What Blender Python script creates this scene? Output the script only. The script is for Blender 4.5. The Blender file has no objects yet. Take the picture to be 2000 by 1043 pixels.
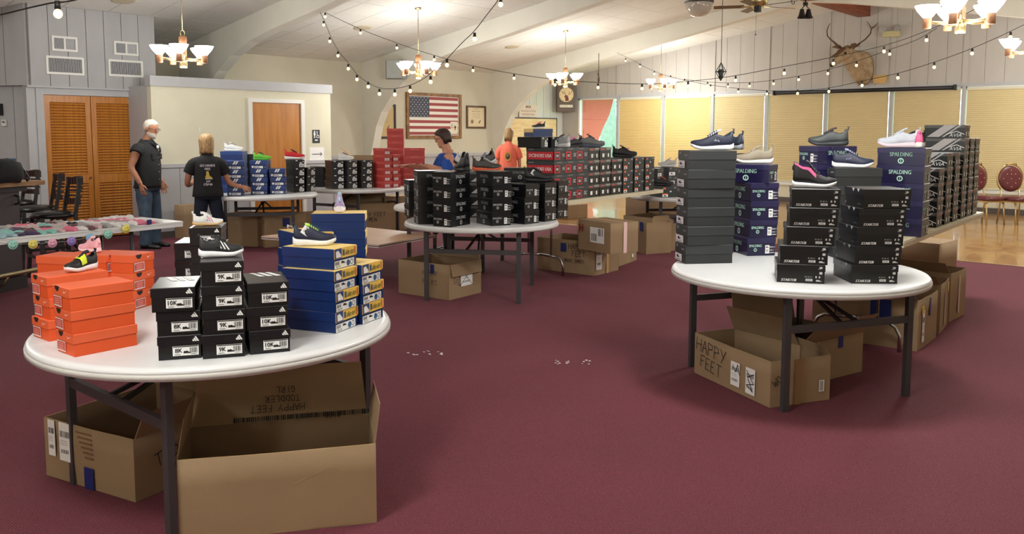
import bpy, bmesh, math, random
from mathutils import Vector, Matrix
rnd = random.Random(7)
sc = bpy.context.scene
COL = sc.collection
PI = math.pi
# ------------------------------------------------------------ camera, world, light, exposure
F, CX, CY, EYE = 1640.0, 1000.0, 415.5, 1.6
def _rot(yaw, pitch, roll):
    cy, sy, cp, sp, cr, sr = math.cos(yaw), math.sin(yaw), math.cos(pitch), math.sin(pitch), math.cos(roll), math.sin(roll)
    return Matrix(((cr, -sr, 0), (sr, cr, 0), (0, 0, 1))) @ Matrix(((1, 0, 0), (0, cp, -sp), (0, sp, cp))) @ Matrix(((cy, 0, -sy), (0, 1, 0), (sy, 0, cy)))
RM = _rot(math.radians(48.57), math.radians(5.42), math.radians(0.11))
def _w(v):
    a = RM.transposed() @ Vector(v)
    return Vector((a.x, a.z, -a.y))
cam_data = bpy.data.cameras.new('camera'); cam = bpy.data.objects.new('camera', cam_data); COL.objects.link(cam)
rx, ry, rz = _w((1, 0, 0)), _w((0, -1, 0)), _w((0, 0, -1))
m = Matrix((rx, ry, rz)).transposed().to_4x4(); m.translation = (0, 0, EYE); cam.matrix_world = m
cam_data.sensor_width = 36; cam_data.lens = 36 * F / 2000; cam_data.shift_y = -(521.5 - CY) / 2000; cam_data.clip_end = 300
cam_data.clip_start = 0.05
sc.camera = cam
def ray(px, py): return _w(((px - CX) / F, (py - CY) / F, 1))
def onz(px, py, z=0.0):
    d = ray(px, py); t = (z - EYE) / d.z; return Vector((t * d.x, t * d.y, z))
def onx(px, py, x):
    d = ray(px, py); t = x / d.x; return Vector((x, t * d.y, EYE + t * d.z))
def ony(px, py, y):
    d = ray(px, py); t = y / d.y; return Vector((t * d.x, y, EYE + t * d.z))
def atd(px, py, dep): return ray(px, py) * dep + Vector((0, 0, EYE))
def depth_of(p): return (RM @ Vector((p[0], -(p[2] - EYE), p[1]))).z

w = bpy.data.worlds.new('daylight'); sc.world = w; w.use_nodes = True
bg = w.node_tree.nodes['Background']; bg.inputs[0].default_value = (0.80, 0.90, 1.0, 1); bg.inputs[1].default_value = 3.0
sc.view_settings.view_transform = 'Standard'; sc.view_settings.look = 'None'
sc.view_settings.exposure = 0.25; sc.view_settings.gamma = 1.0; sc.view_settings.use_curve_mapping = False
sc.cycles.use_denoising = True
sc.cycles.max_bounces = 6; sc.cycles.diffuse_bounces = 4; sc.cycles.transparent_max_bounces = 8
LAMP_W = 60.0           # one chandelier (five bulbs)

# ------------------------------------------------------------ materials
MATS = {}
def mat(name, col, rough=.6, metal=0.0, var=0.0, vscale=8.0, bump=0.0, bscale=60.0, emit=0.0, stretch=None, col2=None, detail=3, ior=None, coat=0.0):
    m = bpy.data.materials.new(name); m.use_nodes = True; nt = m.node_tree; b = nt.nodes['Principled BSDF']
    c = (*col, 1) if len(col) == 3 else col
    b.inputs['Base Color'].default_value = c; b.inputs['Roughness'].default_value = rough; b.inputs['Metallic'].default_value = metal
    if coat: b.inputs['Coat Weight'].default_value = coat
    if var or col2 or bump:
        tc = nt.nodes.new('ShaderNodeTexCoord'); mp = nt.nodes.new('ShaderNodeMapping'); nt.links.new(tc.outputs['Object'], mp.inputs[0])
        if stretch: mp.inputs['Scale'].default_value = stretch
    if var or col2:
        n = nt.nodes.new('ShaderNodeTexNoise'); n.inputs['Scale'].default_value = vscale; n.inputs['Detail'].default_value = detail
        nt.links.new(mp.outputs[0], n.inputs['Vector'])
        r = nt.nodes.new('ShaderNodeValToRGB'); c2 = col2 or tuple(x * (1 - var) for x in col); c1 = col if col2 else tuple(min(1, x * (1 + var)) for x in col)
        r.color_ramp.elements[0].position = .35; r.color_ramp.elements[1].position = .65
        r.color_ramp.elements[0].color = (*c2[:3], 1); r.color_ramp.elements[1].color = (*c1[:3], 1)
        nt.links.new(n.outputs['Fac'], r.inputs[0]); nt.links.new(r.outputs[0], b.inputs['Base Color'])
    if bump:
        n2 = nt.nodes.new('ShaderNodeTexNoise'); n2.inputs['Scale'].default_value = bscale; nt.links.new(mp.outputs[0], n2.inputs['Vector'])
        bp = nt.nodes.new('ShaderNodeBump'); bp.inputs['Strength'].default_value = bump; bp.inputs['Distance'].default_value = .01
        nt.links.new(n2.outputs['Fac'], bp.inputs['Height']); nt.links.new(bp.outputs[0], b.inputs['Normal'])
    if emit:
        b.inputs['Emission Color'].default_value = c; b.inputs['Emission Strength'].default_value = emit
    MATS[name] = m; return m
def srgb(r, g, b):
    f = lambda v: (v / 255 / 12.92) if v / 255 <= .04045 else ((v / 255 + .055) / 1.055) ** 2.4
    return (f(r), f(g), f(b))
def M(key):
    if isinstance(key, str): return MATS[key]
    k = 'paint_%02x%02x%02x' % key
    if k not in MATS: mat(k, srgb(*key), .55, var=.04, vscale=30)
    return MATS[k]
mat('cream_paint', srgb(212, 206, 184), .75, var=.02, vscale=3, bump=.1, bscale=120)
mat('beige_paint', srgb(204, 197, 178), .8, var=.03, vscale=2, bump=.15, bscale=150)
mat('grey_panel', srgb(172, 170, 172), .65, var=.03, vscale=6, stretch=(1, 1, .3))
mat('greige_siding', srgb(186, 180, 174), .7, var=.03, vscale=5, stretch=(1, 1, .2))
mat('white_siding', srgb(214, 212, 206), .6, var=.03, vscale=5, stretch=(1, 1, .3))
mat('ceiling_tile', srgb(226, 223, 216), .9, var=.02, vscale=20, bump=.15, bscale=200)
mat('ceiling_gap', srgb(110, 104, 96), .95)
mat('beam_paint', srgb(222, 218, 206), .75, var=.02, vscale=3)
mat('trim_dark', srgb(84, 76, 72), .6)
mat('white_trim', srgb(226, 224, 218), .45)
mat('trim_grey', srgb(178, 177, 180), .55, var=.02)
mat('honey_wood', srgb(196, 128, 52), .38, col2=srgb(172, 104, 36), vscale=5, stretch=(6, 6, .5), detail=6)
mat('door_wood', srgb(190, 124, 50), .4, col2=srgb(172, 106, 38), vscale=3, stretch=(5, 5, .6), detail=5)
mat('ply_wood', srgb(242, 216, 166), .5, col2=srgb(226, 186, 126), vscale=4, stretch=(.6, 1, 6), detail=6)
mat('beam_wood', srgb(150, 82, 52), .55, col2=srgb(112, 56, 34), vscale=6, stretch=(.4, 6, 6), detail=6)
mat('oak_top', srgb(170, 132, 90), .4, col2=srgb(120, 88, 56), vscale=6, stretch=(.6, 6, 6), detail=6)
mat('walnut', srgb(100, 66, 40), .4, col2=srgb(72, 44, 26), vscale=8)
mat('light_wood', srgb(178, 126, 88), .5, col2=srgb(146, 98, 64), vscale=12)
mat('maple_top', srgb(224, 184, 152), .4, var=.03, vscale=4)
mat('gold_oak', srgb(150, 108, 58), .45, col2=srgb(112, 74, 36), vscale=10)
mat('brass', srgb(186, 168, 124), .35, metal=.9)
mat('chrome', srgb(190, 190, 190), .25, metal=1)
mat('steel_grey', srgb(72, 70, 72), .42, metal=.3, var=.03)
mat('black_metal', srgb(22, 21, 23), .45)
mat('plastic_white', srgb(222, 222, 224), .33, var=.02, vscale=3, bump=.05, bscale=40)
mat('plastic_rim', srgb(204, 202, 198), .45, var=.03, vscale=6)
mat('table_beige', srgb(216, 204, 172), .5, var=.03, vscale=6)
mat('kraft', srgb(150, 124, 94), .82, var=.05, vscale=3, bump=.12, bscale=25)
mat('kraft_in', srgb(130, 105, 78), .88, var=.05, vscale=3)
mat('kraft_edge', srgb(186, 152, 108), .9)
mat('paper', srgb(236, 234, 232), .6)
mat('ink', srgb(24, 22, 24), .7)
mat('blue_tape', srgb(24, 40, 110), .5)
mat('skin', srgb(208, 150, 124), .55, var=.05, vscale=14)
mat('skin_tan', srgb(176, 122, 94), .55, var=.07, vscale=16)
mat('denim', srgb(74, 92, 112), .85, col2=srgb(50, 66, 86), vscale=7, detail=5)
mat('navy_cloth', srgb(24, 32, 52), .85, var=.1, vscale=8)
mat('black_cloth', srgb(26, 26, 29), .85, var=.12, vscale=8)
mat('blue_cloth', srgb(20, 74, 164), .7, var=.1, vscale=9)
mat('coral_cloth', srgb(240, 118, 92), .8, var=.05, vscale=8)
mat('grey_hair', srgb(206, 196, 184), .7, var=.1, vscale=40)
mat('blond_hair', srgb(196, 160, 112), .6, col2=srgb(132, 98, 62), vscale=18, stretch=(4, 4, .5))
mat('brown_hair', srgb(58, 38, 32), .55, var=.2, vscale=20)
mat('beard', srgb(200, 188, 176), .8, var=.1, vscale=50)
mat('leather_black', srgb(24, 23, 26), .3, var=.1)
mat('burgundy_vinyl', srgb(96, 44, 48), .35, var=.06)
mat('gold_frame', srgb(210, 184, 128), .35, metal=.8)
mat('hide', srgb(180, 158, 128), .9, col2=srgb(148, 122, 90), vscale=7, bump=.4, bscale=90)
mat('hide_dark', srgb(104, 74, 50), .9, var=.15, vscale=12)
mat('antler', srgb(110, 84, 58), .6, col2=srgb(74, 54, 38), vscale=20)
mat('vent_dark', srgb(50, 52, 58), .8)
mat('smoked_dome', srgb(176, 168, 160), .08, coat=.5)

mat('shade_glow', (1, .98, .95), .4, emit=6)
mat('garland_glow', (1, .76, .36), .4, emit=2.1)
mat('grass', srgb(140, 214, 140), .9, var=.15, vscale=1)
mat('leaf', srgb(158, 200, 104), .8, col2=srgb(100, 150, 84), vscale=3)
mat('bark', srgb(168, 176, 172), .9, var=.1, vscale=6)
mat('red_stucco', srgb(232, 112, 98), .8, var=.03)
mat('red_stucco_dark', srgb(222, 96, 84), .8, var=.03)
mat('blind', srgb(208, 190, 144), .75, var=.02, vscale=2)
mat('blind_warm', srgb(220, 192, 130), .75, var=.02, vscale=2)
# carpet: burgundy loop pile with fine ribs
mc = mat('carpet', srgb(104, 44, 56), .95)
nt = mc.node_tree; b = nt.nodes['Principled BSDF']; tc = nt.nodes.new('ShaderNodeTexCoord')
wv = nt.nodes.new('ShaderNodeTexWave'); wv.inputs['Scale'].default_value = 34; wv.inputs['Distortion'].default_value = 4; wv.inputs['Detail'].default_value = 3; wv.inputs['Detail Scale'].default_value = 6
n1 = nt.nodes.new('ShaderNodeTexNoise'); n1.inputs['Scale'].default_value = 240; n1.inputs['Detail'].default_value = 2
n2 = nt.nodes.new('ShaderNodeTexNoise'); n2.inputs['Scale'].default_value = 1.1
for n in (wv, n1, n2): nt.links.new(tc.outputs['Object'], n.inputs['Vector'])
mx = nt.nodes.new('ShaderNodeMath'); mx.operation = 'MULTIPLY_ADD'; mx.inputs[1].default_value = .35
nt.links.new(wv.outputs['Fac'], mx.inputs[0]); nt.links.new(n1.outputs['Fac'], mx.inputs[2])
cr = nt.nodes.new('ShaderNodeValToRGB'); cr.color_ramp.elements[0].position = .38; cr.color_ramp.elements[1].position = .95
cr.color_ramp.elements[0].color = (*srgb(60, 17, 31), 1); cr.color_ramp.elements[1].color = (*srgb(146, 70, 86), 1)
nt.links.new(mx.outputs[0], cr.inputs[0])
mm = nt.nodes.new('ShaderNodeMixRGB'); mm.blend_type = 'MULTIPLY'; mm.inputs[0].default_value = .25
nt.links.new(cr.outputs[0], mm.inputs[1]); nt.links.new(n2.outputs['Fac'], mm.inputs[2]); nt.links.new(mm.outputs[0], b.inputs['Base Color'])
bp = nt.nodes.new('ShaderNodeBump'); bp.inputs['Strength'].default_value = .5; bp.inputs['Distance'].default_value = .004
nt.links.new(mx.outputs[0], bp.inputs['Height']); nt.links.new(bp.outputs[0], b.inputs['Normal'])
# parquet dance floor
mp_ = mat('parquet', srgb(190, 140, 84), .22, coat=.3)
nt = mp_.node_tree; b = nt.nodes['Principled BSDF']; tc = nt.nodes.new('ShaderNodeTexCoord')
br = nt.nodes.new('ShaderNodeTexBrick'); br.inputs['Scale'].default_value = 3.3; br.inputs['Mortar Size'].default_value = .004
br.inputs['Color1'].default_value = (*srgb(206, 158, 98), 1); br.inputs['Color2'].default_value = (*srgb(176, 124, 70), 1); br.inputs['Mortar'].default_value = (*srgb(120, 80, 44), 1)
nz = nt.nodes.new('ShaderNodeTexNoise'); nz.inputs['Scale'].default_value = 9; nz.inputs['Detail'].default_value = 5
mx2 = nt.nodes.new('ShaderNodeMixRGB'); mx2.blend_type = 'MULTIPLY'; mx2.inputs[0].default_value = .5
nt.links.new(tc.outputs['Object'], br.inputs['Vector']); nt.links.new(tc.outputs['Object'], nz.inputs['Vector'])
nt.links.new(br.outputs['Color'], mx2.inputs[1]); nt.links.new(nz.outputs['Fac'], mx2.inputs[2]); nt.links.new(mx2.outputs[0], b.inputs['Base Color'])
# clear glass, mostly see-through
mg = bpy.data.materials.new('clear_glass'); mg.use_nodes = True; nt = mg.node_tree; nt.nodes.clear()
o_ = nt.nodes.new('ShaderNodeOutputMaterial'); mi = nt.nodes.new('ShaderNodeMixShader'); t_ = nt.nodes.new('ShaderNodeBsdfTransparent'); g_ = nt.nodes.new('ShaderNodeBsdfGlossy')
t_.inputs[0].default_value = (.95, .98, .97, 1); g_.inputs['Roughness'].default_value = .03; mi.inputs[0].default_value = .05
nt.links.new(t_.outputs[0], mi.inputs[1]); nt.links.new(g_.outputs[0], mi.inputs[2]); nt.links.new(mi.outputs[0], o_.inputs[0]); MATS['clear_glass'] = mg

# ------------------------------------------------------------ mesh helpers
class MB:
    def __init__(s): s.v = []; s.f = []; s.m = []; s.sm = []
    def add(s, vs, fs, mi=0, smooth=False):
        n = len(s.v); s.v += [tuple(v) for v in vs]
        for f in fs: s.f.append(tuple(n + i for i in f)); s.m.append(mi); s.sm.append(smooth)
        return s
    def box(s, x0, x1, y0, y1, z0, z1, mi=0, mtx=None):
        vs = [Vector(p) for p in ((x0, y0, z0), (x1, y0, z0), (x1, y1, z0), (x0, y1, z0), (x0, y0, z1), (x1, y0, z1), (x1, y1, z1), (x0, y1, z1))]
        if mtx: vs = [mtx @ v for v in vs]
        return s.add(vs, [(0, 3, 2, 1), (4, 5, 6, 7), (0, 1, 5, 4), (1, 2, 6, 5), (2, 3, 7, 6), (3, 0, 4, 7)], mi)
    def bar(s, a, b, wx, wz, mi=0, up=(0, 0, 1)):
        a, b = Vector(a), Vector(b); d = (b - a); L = d.length; d.normalize(); u = Vector(up)
        if abs(d.dot(u)) > .98: u = Vector((1, 0, 0))
        sx = d.cross(u).normalized(); sz = sx.cross(d).normalized()
        mt = Matrix((sx, d, sz)).transposed().to_4x4(); mt.translation = a
        return s.box(-wx / 2, wx / 2, 0, L, -wz / 2, wz / 2, mi, mt)
    def prism(s, poly, z0, z1, mi=0, mtx=None, smooth=False):
        n = len(poly); vs = [Vector((p[0], p[1], z0)) for p in poly] + [Vector((p[0], p[1], z1)) for p in poly]
        if mtx: vs = [mtx @ v for v in vs]
        s.add(vs, [tuple(reversed(range(n))), tuple(range(n, 2 * n))], mi)
        k = len(s.v) - 2 * n
        for i in range(n):
            j = (i + 1) % n; s.f.append((k + i, k + j, k + n + j, k + n + i)); s.m.append(mi); s.sm.append(smooth)
        return s
    def rings(s, rings, mi=0, cap=True, smooth=True, closed=True):
        n = len(rings[0]); k = len(s.v)
        for r in rings: s.v += [tuple(p) for p in r]
        for a in range(len(rings) - 1):
            for i in range(n if closed else n - 1):
                j = (i + 1) % n; s.f.append((k + a * n + i, k + a * n + j, k + (a + 1) * n + j, k + (a + 1) * n + i)); s.m.append(mi); s.sm.append(smooth)
        if cap and closed:
            s.f.append(tuple(k + i for i in reversed(range(n)))); s.m.append(mi); s.sm.append(False)
            e = k + (len(rings) - 1) * n; s.f.append(tuple(e + i for i in range(n))); s.m.append(mi); s.sm.append(False)
        return s
    def tube(s, pts, r, n=8, mi=0, cap=True):
        pts = [Vector(p) for p in pts]; rs = r if isinstance(r, (list, tuple)) else [r] * len(pts); out = []; pn = None
        for i, p in enumerate(pts):
            d = (pts[min(i + 1, len(pts) - 1)] - pts[max(i - 1, 0)]).normalized()
            if pn is None:
                u = Vector((0, 0, 1)) if abs(d.z) < .9 else Vector((1, 0, 0)); pn = d.cross(u).normalized()
            else: pn = (pn - d * pn.dot(d)).normalized()
            q = d.cross(pn)
            out.append([p + (pn * math.cos(2 * PI * k / n) + q * math.sin(2 * PI * k / n)) * rs[i] for k in range(n)])
        return s.rings(out, mi, cap)
    def lathe(s, prof, n=16, mi=0, c=(0, 0, 0), cap=False):
        return s.rings([[(c[0] + r * math.cos(2 * PI * k / n), c[1] + r * math.sin(2 * PI * k / n), c[2] + z) for k in range(n)] for r, z in prof], mi, cap)
    def ell(s, c, rx, ry, rz, mi=0, n=12, k=8):
        return s.rings([[(c[0] + rx * math.sin(PI * a / k + 1e-3) * math.cos(2 * PI * i / n), c[1] + ry * math.sin(PI * a / k + 1e-3) * math.sin(2 * PI * i / n), c[2] - rz * math.cos(PI * a / k)) for i in range(n)] for a in range(k + 1)], mi, True)
    def xf(s, mtx, start=0):
        for i in range(start, len(s.v)): s.v[i] = tuple(mtx @ Vector(s.v[i]))
        return s
    def mesh(s, name, mats):
        me = bpy.data.meshes.new(name); me.from_pydata(s.v, [], s.f)
        for x in (mats if isinstance(mats, (list, tuple)) and not (len(mats) == 3 and isinstance(mats[0], int)) else [mats]): me.materials.append(M(x))
        me.polygons.foreach_set('material_index', s.m); me.polygons.foreach_set('use_smooth', s.sm); me.update(); return me
    def build(s, name, mats, parent=None, mtx=None):
        return link(name, s.mesh(name, mats), parent, mtx)
def link(name, me, parent=None, mtx=None):
    o = bpy.data.objects.new(name, me); COL.objects.link(o)
    if parent: o.parent = parent
    if mtx is not None: o.matrix_local = mtx
    return o
def tag(o, label=None, cat=None, group=None, kind=None):
    if label: o['label'] = label
    if cat: o['category'] = cat
    if group: o['group'] = group
    if kind: o['kind'] = kind
    return o
def thing(name, loc, rz, label, cat, group=None):
    o = bpy.data.objects.new(name, None); COL.objects.link(o); o.location = loc; o.rotation_euler = (0, 0, rz); o.empty_display_size = .1
    return tag(o, label, cat, group)
def T(x, y, z, rz=0.0): return Matrix.Translation((x, y, z)) @ Matrix.Rotation(rz, 4, 'Z')
_txt = {}
def text2d(s, shear=0.0):
    k = (s, shear)
    if k not in _txt:
        cu = bpy.data.curves.new('t', 'FONT'); cu.body = s; cu.resolution_u = 2; cu.align_x = 'CENTER'; cu.align_y = 'CENTER'; cu.shear = shear
        o = bpy.data.objects.new('t', cu); me = bpy.data.meshes.new_from_object(o)
        _txt[k] = ([(v.co.x, v.co.y) for v in me.vertices], [tuple(p.vertices) for p in me.polygons])
        bpy.data.objects.remove(o); bpy.data.meshes.remove(me); bpy.data.curves.remove(cu)
    return _txt[k]
class Dec:
    """flat print built on a face: u to the right, v up, mats by key"""
    def __init__(s): s.v = []; s.f = []; s.m = []; s.k = []; s.lay = 0
    def _mi(s, key):
        if key not in s.k: s.k.append(key)
        return s.k.index(key)
    def poly(s, pts, key, lay=1):
        n = len(s.v); s.v += [(p[0], p[1], lay * .0005) for p in pts]; s.f.append(tuple(range(n, n + len(pts)))); s.m.append(s._mi(key)); return s
    def rect(s, x0, x1, y0, y1, key, lay=1): return s.poly([(x0, y0), (x1, y0), (x1, y1), (x0, y1)], key, lay)
    def disc(s, x, y, r, key, lay=1, n=14, a0=0, a1=2 * PI): return s.poly([(x + r * math.cos(a0 + (a1 - a0) * i / n), y + r * math.sin(a0 + (a1 - a0) * i / n)) for i in range(n if a1 - a0 > 6 else n + 1)], key, lay)
    def ring(s, x, y, r0, r1, key, lay=1, n=16):
        for i in range(n):
            a, b = 2 * PI * i / n, 2 * PI * (i + 1) / n
            s.poly([(x + r0 * math.cos(a), y + r0 * math.sin(a)), (x + r1 * math.cos(a), y + r1 * math.sin(a)), (x + r1 * math.cos(b), y + r1 * math.sin(b)), (x + r0 * math.cos(b), y + r0 * math.sin(b))], key, lay)
        return s
    def text(s, t, x, y, size, key, lay=2, sx=1.0, shear=0.0, rot=0.0, bold=0):
        vs, fs = text2d(t, shear); c, q = math.cos(rot), math.sin(rot)
        for dx in ((0,) if not bold else (-bold, bold)):
            n = len(s.v); s.v += [(x + (a * sx * c - b_ * q) * size + dx, y + (a * sx * q + b_ * c) * size, lay * .0005) for a, b_ in vs]
            for f in fs: s.f.append(tuple(n + i for i in f)); s.m.append(s._mi(key))
        return s
    def stroke(s, pts, wd, key, lay=2):
        for a, b_ in zip(pts, pts[1:]):
            d = math.hypot(b_[0] - a[0], b_[1] - a[1]) or 1; nx, ny = -(b_[1] - a[1]) / d * wd / 2, (b_[0] - a[0]) / d * wd / 2; ex, ey = (b_[0] - a[0]) / d * wd * .3, (b_[1] - a[1]) / d * wd * .3
            s.poly([(a[0] + nx - ex, a[1] + ny - ey), (a[0] - nx - ex, a[1] - ny - ey), (b_[0] - nx + ex, b_[1] - ny + ey), (b_[0] + nx + ex, b_[1] + ny + ey)], key, lay)
        return s
    def bars(s, x0, x1, y0, y1, n, key, lay=2):
        r = random.Random(n); x = x0; st = (x1 - x0) / n
        for i in range(n): s.rect(x, x + st * r.uniform(.25, .75), y0, y1, key, lay); x += st
        return s
    def mesh(s, name):
        me = bpy.data.meshes.new(name); me.from_pydata(s.v, [], s.f)
        for k in s.k: me.materials.append(M(k))
        me.polygons.foreach_set('material_index', s.m); me.update(); return me
def face_mtx(side, w, l, h):
    """frame on a box face (box centred in x,y, base at z=0): origin bottom centre, x=u, y=v, z=out"""
    if side == 'end': c, u, v = (0, -l / 2, 0), (1, 0, 0), (0, 0, 1)
    elif side == 'back': c, u, v = (0, l / 2, 0), (-1, 0, 0), (0, 0, 1)
    elif side == 'right': c, u, v = (w / 2, 0, 0), (0, 1, 0), (0, 0, 1)
    elif side == 'left': c, u, v = (-w / 2, 0, 0), (0, -1, 0), (0, 0, 1)
    else: c, u, v = (0, 0, h), (1, 0, 0), (0, 1, 0)
    u, v = Vector(u), Vector(v); m = Matrix((u, v, u.cross(v))).transposed().to_4x4(); m.translation = c; return m
# ------------------------------------------------------------ the hall
GX, EY, SY, WX = 19.0, 14.87, -1.7, -4.0          # window gable, eave walls, west wall
RY, RZ, SL = 6.59, 4.414, .1548
def ceil(y): return RZ - SL * abs(y - RY)
def struct(name, mb, mats, parent=None, mtx=None):
    o = mb.build(name, mats, parent, mtx); o['kind'] = 'structure' if not parent else o.get('kind', '')
    if parent: del o['kind']
    return o
CARX = 11.63
fl = MB(); fl.box(WX, CARX, SY, EY, -.1, 0); floor = struct('floor', fl, ['carpet'])
MB().box(CARX, GX, SY, EY, -.1, -.002).build('parquet_floor', ['parquet'], floor)
MB().box(CARX - .015, CARX + .025, SY, EY, 0, .006).build('threshold_strip', ['brass'], floor)
# ceiling: backing slabs plus the tiles that can be told apart
cb = MB()
for y0, y1 in ((RY, EY), (SY, RY)):
    cb.add([(WX, y0, ceil(y0) + .02), (GX, y0, ceil(y0) + .02), (GX, y1, ceil(y1) + .02), (WX, y1, ceil(y1) + .02),
            (WX, y0, ceil(y0) + .12), (GX, y0, ceil(y0) + .12), (GX, y1, ceil(y1) + .12), (WX, y1, ceil(y1) + .12)],
           [(0, 1, 2, 3), (7, 6, 5, 4), (0, 4, 5, 1), (1, 5, 6, 2), (2, 6, 7, 3), (3, 7, 4, 0)])
ceiling = struct('ceiling', cb, ['ceiling_gap'])
TS = .652; ang = math.atan(SL)
tm = MB().box(-TS / 2 + .005, TS / 2 - .005, -TS / math.cos(ang) / 2 + .005, TS / math.cos(ang) / 2 - .005, 0, .018).mesh('ceiling_tile', ['ceiling_tile'])
far = MB(); nt_ = 0
for i in range(-13, 23):
    for j in range(-12, 13):
        x = 9.23 + (i - 7) * TS - .02; y = EY - .18 - TS * (12 - j) if j >= 0 else RY * 2 - (EY - .18 - TS * (13 + j))
        if x > GX + .25 or x < WX + .3 or y > EY - .1 or y < SY + .3 or abs(y - RY) < .2: continue
        a = ang * (1 if y > RY else -1)
        mt = Matrix.Translation((x, y, ceil(y))) @ Matrix.Rotation(-a, 4, 'X')
        q = Vector((x, y, ceil(y))); dd = depth_of(q); inview = False
        if dd > 2:
            c = RM @ Vector((q.x, -(q.z - EYE), q.y)); px, py = F * c.x / c.z + CX, F * c.y / c.z + CY
            inview = -60 < px < 2060 and py > -35
        if inview and nt_ < 300: link('ceiling_tile', tm, ceiling, mt); nt_ += 1
        else: far.box(-TS / 2 + .003, TS / 2 - .003, -TS / 2 + .003, TS / 2 - .003, 0, .018, 0, mt)
tag(far.build('ceiling_tile_field', ['ceiling_tile'], ceiling), kind='stuff')
# outer walls
def wall(name, x0, x1, y0, y1, z1, m, z0=0): return struct(name, MB().box(x0, x1, y0, y1, z0, z1), [m])
wall_eave = wall('wall_north', WX, GX + .2, EY, EY + .2, 3.5, 'beige_paint')
wall('wall_south', WX, GX + .2, SY - .2, SY, 3.4, 'cream_paint')
wg = MB(); wg.prism([(SY, 0), (EY, 0), (EY, ceil(EY) + .1), (RY, RZ + .1), (SY, ceil(SY) + .1)], 0, .2, 0, Matrix(((0, 0, 1, WX - .2), (1, 0, 0, 0), (0, 1, 0, 0), (0, 0, 0, 1))))
struct('wall_west', wg, ['cream_paint'])
# laminated arches: plane x = c, thickness .2
AP = [(14.86, 0), (14.74, .5), (14.66, .9), (14.54, 1.3), (14.40, 1.75), (14.22, 2.05), (13.9, 2.37), (13.5, 2.66), (13.05, 2.9), (12.5, 3.09), (11.84, 3.235), (10.65, 3.42), (9.76, 3.585), (8.4, 3.83), (7.2, 4.04), (RY, 4.12)]
def arch(x, name):
    mb = MB(); n = len(AP)
    for sgn in (1, -1):
        inner = [(y if sgn > 0 else 2 * RY - y, z) for y, z in AP]; outer = [((EY if z < 2.4 and i < 7 else y) if sgn > 0 else 2 * RY - (EY if z < 2.4 and i < 7 else y), (z if i < 6 else ceil(y) + .03)) for i, (y, z) in enumerate(AP)]
        outer = [((EY if i < 6 else y), (z if i < 6 else ceil(y) + .03)) for i, (y, z) in enumerate(AP)]
        outer = [(y if sgn > 0 else 2 * RY - y, z) for y, z in outer]
        for i in range(n - 1):
            a, b, c, d = inner[i], inner[i + 1], outer[i + 1], outer[i]
            q = [(x, *a), (x, *b), (x, *c), (x, *d), (x + .2, *a), (x + .2, *b), (x + .2, *c), (x + .2, *d)]
            if i == 5:
                e = (EY if sgn > 0 else 2 * RY - EY, ceil(EY) + .03)
                mb.add([(x, *d), (x, *c), (x, *e), (x + .2, *d), (x + .2, *c), (x + .2, *e)], [(0, 1, 2), (5, 4, 3)])
            mb.add(q, [(0, 1, 2, 3), (7, 6, 5, 4), (0, 4, 5, 1)])
    o = mb.build(name, ['beam_paint']); o['kind'] = 'structure'; return o
for i, x in enumerate((7.62, 11.84, 16.06, 3.4, -.82)): arch(x, 'trim_%d' % (i + 1))
rb = MB().box(WX, GX, RY - .16, RY + .1, 4.13, 4.42); rbo = struct('trim_6', rb, ['beam_wood'])
# gable wall with windows
WY = [14.78, 12.95] + [12.95 - 1.407 * k for k in range(1, 10)]
Z0, Z1 = .455, 2.56
gb = MB(); gb.box(GX, GX + .2, SY, EY, 0, Z0)
mtg = Matrix(((0, 0, 1, GX), (1, 0, 0, 0), (0, 1, 0, 0), (0, 0, 0, 1)))
gb.prism([(SY, Z1), (EY, Z1), (EY, ceil(EY) + .1), (RY, RZ + .1), (SY, ceil(SY) + .1)], 0.004, .2, 0, mtg)
gb.box(GX, GX + .2, 14.3, EY, Z0, Z1); gb.box(GX, GX + .2, SY, WY[-1], Z0, Z1)
wall_gable = struct('wall_east', gb, ['greige_siding'])
pw = .35175
def siding(parent, x, ys, z0, top, w=.012, name='siding_plank', m='greige_siding'):
    for y in ys:
        a, b = y - pw + .0035, y - .0035
        poly = [(a, z0), (b, z0), (b, top(b)), (a, top(a))] if not (a < RY < b) else [(a, z0), (b, z0), (b, top(b)), (RY, top(RY)), (a, top(a))]
        mt = Matrix(((0, 0, 1, x), (1, 0, 0, 0), (0, 1, 0, 0), (0, 0, 0, 1)))
        MB().prism(poly, -w, .0, 0, mt).build(name, [m], parent)
siding(wall_gable, GX, [12.95 - pw * k for k in range(-4, 40) if 12.95 - pw * k < 14.7], 2.62, lambda y: ceil(y) + .01)
for k, y in enumerate(WY[1:]): MB().box(GX - .035, GX, y - .05, y + .05, 2.62, ceil(y) + .01).build('batten', ['greige_siding'], wall_gable)
MB().box(GX - .03, GX + .1, SY, 14.8, 2.56, 2.63).build('head_trim', ['trim_grey'], wall_gable)
MB().box(GX - .05, GX + .05, SY, 14.8, Z0 - .05, Z0).build('sill', ['white_trim'], wall_gable)
siding(wall_gable, GX, [12.95 - pw * k for k in range(-4, 40) if 12.95 - pw * k < 14.7], .12, lambda y: Z0 - .05, name='lower_panel', m='cream_paint')
struct('baseboard_east', MB().box(GX - .04, GX, SY, 14.8, 0, .11), ['trim_dark'])
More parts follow.
